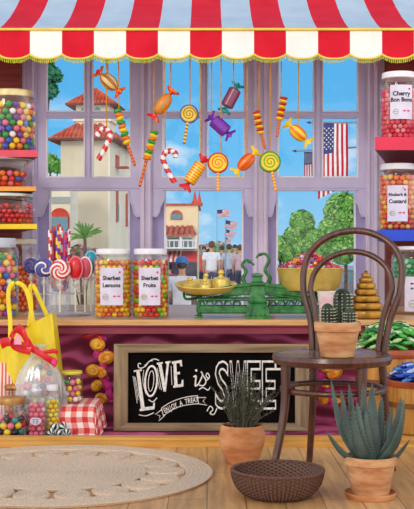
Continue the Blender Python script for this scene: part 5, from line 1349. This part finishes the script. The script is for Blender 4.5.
CR = [(169,22.4,1.2,(150,70,90),(70,60,80),(60,40,36),PI,'short person in a maroon top beside the red shop awnings'),
 (198,36,1.66,(206,90,80),(70,70,96),(60,44,40),.4,'person in a coral top between the seated one and the white t-shirt'),
 (194,42,1.72,(90,150,160),(60,60,80),(90,60,40),PI,'person in a teal top near the shop fronts'),
 (204,46,1.7,(110,120,170),(70,70,90),(50,40,36),0,'person in a slate blue top left of the white t-shirt'),
 (222,44,1.72,(120,120,140),(60,64,90),(60,44,38),PI,'person in a grey top just right of the white t-shirt'),
 (229,38,1.72,(176,190,206),(80,84,110),(70,50,40),PI,'person in a pale blue top in the right half of the crowd'),
 (235,43,1.74,(80,96,140),(60,60,80),(50,40,36),0,'person in a dark blue top near the right edge of the middle window'),
 (240,36,1.68,(200,170,180),(80,80,100),(90,60,50),PI,'person in a dusty pink top at the right edge of the middle window'),
 (226,52,1.7,(190,80,90),(70,70,90),(60,50,46),PI,'distant person in a red top in the middle of the crowd'),
 (216,54,1.7,(230,226,220),(90,90,110),(60,50,46),PI,'distant person in a cream top behind the white t-shirt'),
 (233,56,1.7,(210,210,220),(90,90,120),(60,50,46),0,'distant person in a light grey top behind the dark blue one')]
for px, d, H, a, b, c, f_, lab in CR: person(px, d, H, a, b, c, lab, face=f_, stride=R_.choice((-.12,.1,.14)))

# ============================================================ LIGHT, SKY, CAMERA
w = bpy.data.worlds.new('sky'); scn.world = w; w.use_nodes = True; n = w.node_tree.nodes; l = w.node_tree.links; bg = n['Background']
tc = n.new('ShaderNodeTexCoord'); sp = n.new('ShaderNodeSeparateXYZ'); l.new(tc.outputs['Generated'], sp.inputs[0])
cr = n.new('ShaderNodeValToRGB'); e = cr.color_ramp.elements; l.new(sp.outputs['Z'], cr.inputs[0])
e[0].position = 0; e[0].color = (*lin((150,206,240)),1); e[1].position = .25; e[1].color = (*lin((84,176,240)),1); x = e.new(.09); x.color = (*lin((100,190,242)),1)
mp = n.new('ShaderNodeMapping'); mp.inputs['Scale'].default_value = (1,1,1.7); l.new(tc.outputs['Generated'], mp.inputs[0])
ns = n.new('ShaderNodeTexNoise'); ns.inputs['Scale'].default_value = 13; ns.inputs['Detail'].default_value = 6; ns.inputs['Roughness'].default_value = .55; mp.inputs['Location'].default_value = (.35,0,.12); l.new(mp.outputs[0], ns.inputs[0])
c2 = n.new('ShaderNodeValToRGB'); c2.color_ramp.elements[0].position = .53; c2.color_ramp.elements[1].position = .66; l.new(ns.outputs[0], c2.inputs[0])
# clouds fade out high up
hz = n.new('ShaderNodeMapRange'); hz.inputs[1].default_value = .16; hz.inputs[2].default_value = .08; l.new(sp.outputs['Z'], hz.inputs[0])
mu = n.new('ShaderNodeMath'); mu.operation = 'MULTIPLY'; l.new(c2.outputs[0], mu.inputs[0]); l.new(hz.outputs[0], mu.inputs[1])
mx = n.new('ShaderNodeMix'); mx.data_type = 'RGBA'; l.new(mu.outputs[0], mx.inputs[0]); l.new(cr.outputs[0], mx.inputs[6]); mx.inputs[7].default_value = (*lin((226,238,248)),1)
# bright unseen haze added behind the viewer and overhead as soft frontal fill
mr = n.new('ShaderNodeMapRange'); mr.interpolation_type = 'SMOOTHSTEP'; mr.inputs[1].default_value = .75; mr.inputs[2].default_value = .1; l.new(sp.outputs['Y'], mr.inputs[0])
m3 = n.new('ShaderNodeMix'); m3.data_type = 'RGBA'; l.new(mr.outputs[0], m3.inputs[0]); l.new(mx.outputs[2], m3.inputs[6]); zr = n.new('ShaderNodeValToRGB'); ze = zr.color_ramp.elements; ze[0].position = 0; ze[0].color = (1.0,.97,.93,1); ze[1].position = .9; ze[1].color = (.36,.37,.39,1); zq = ze.new(.35); zq.color = (.78,.77,.76,1); l.new(sp.outputs['Z'], zr.inputs[0]); zm = n.new('ShaderNodeVectorMath'); zm.operation = 'SCALE'; zm.inputs['Scale'].default_value = 1.75; l.new(zr.outputs[0], zm.inputs[0]); l.new(zm.outputs[0], m3.inputs[7])
l.new(m3.outputs[2], bg.inputs[0]); bg.inputs[1].default_value = 1.0
su = bpy.data.lights.new('sun', 'SUN'); su.energy = .7; su.angle = math.radians(14); su.color = (1,.95,.86); so = bpy.data.objects.new('sun', su); COL.objects.link(so)
so.rotation_euler = Vector((.45,1,-.42)).to_track_quat('-Z','Y').to_euler()
cam = bpy.data.cameras.new('camera'); co = bpy.data.objects.new('camera', cam); COL.objects.link(co); scn.camera = co
co.location = (0,0,EYE); co.rotation_euler = (PI/2,0,0); cam.sensor_fit = 'HORIZONTAL'; cam.sensor_width = 36; cam.lens = 36*F/414; cam.clip_end = 500
scn.view_settings.view_transform = 'Standard'; scn.view_settings.look = 'None'; scn.view_settings.exposure = 0.0; scn.view_settings.gamma = 1; scn.view_settings.use_curve_mapping = False
scn.cycles.transparent_max_bounces = 24; scn.cycles.max_bounces = 8
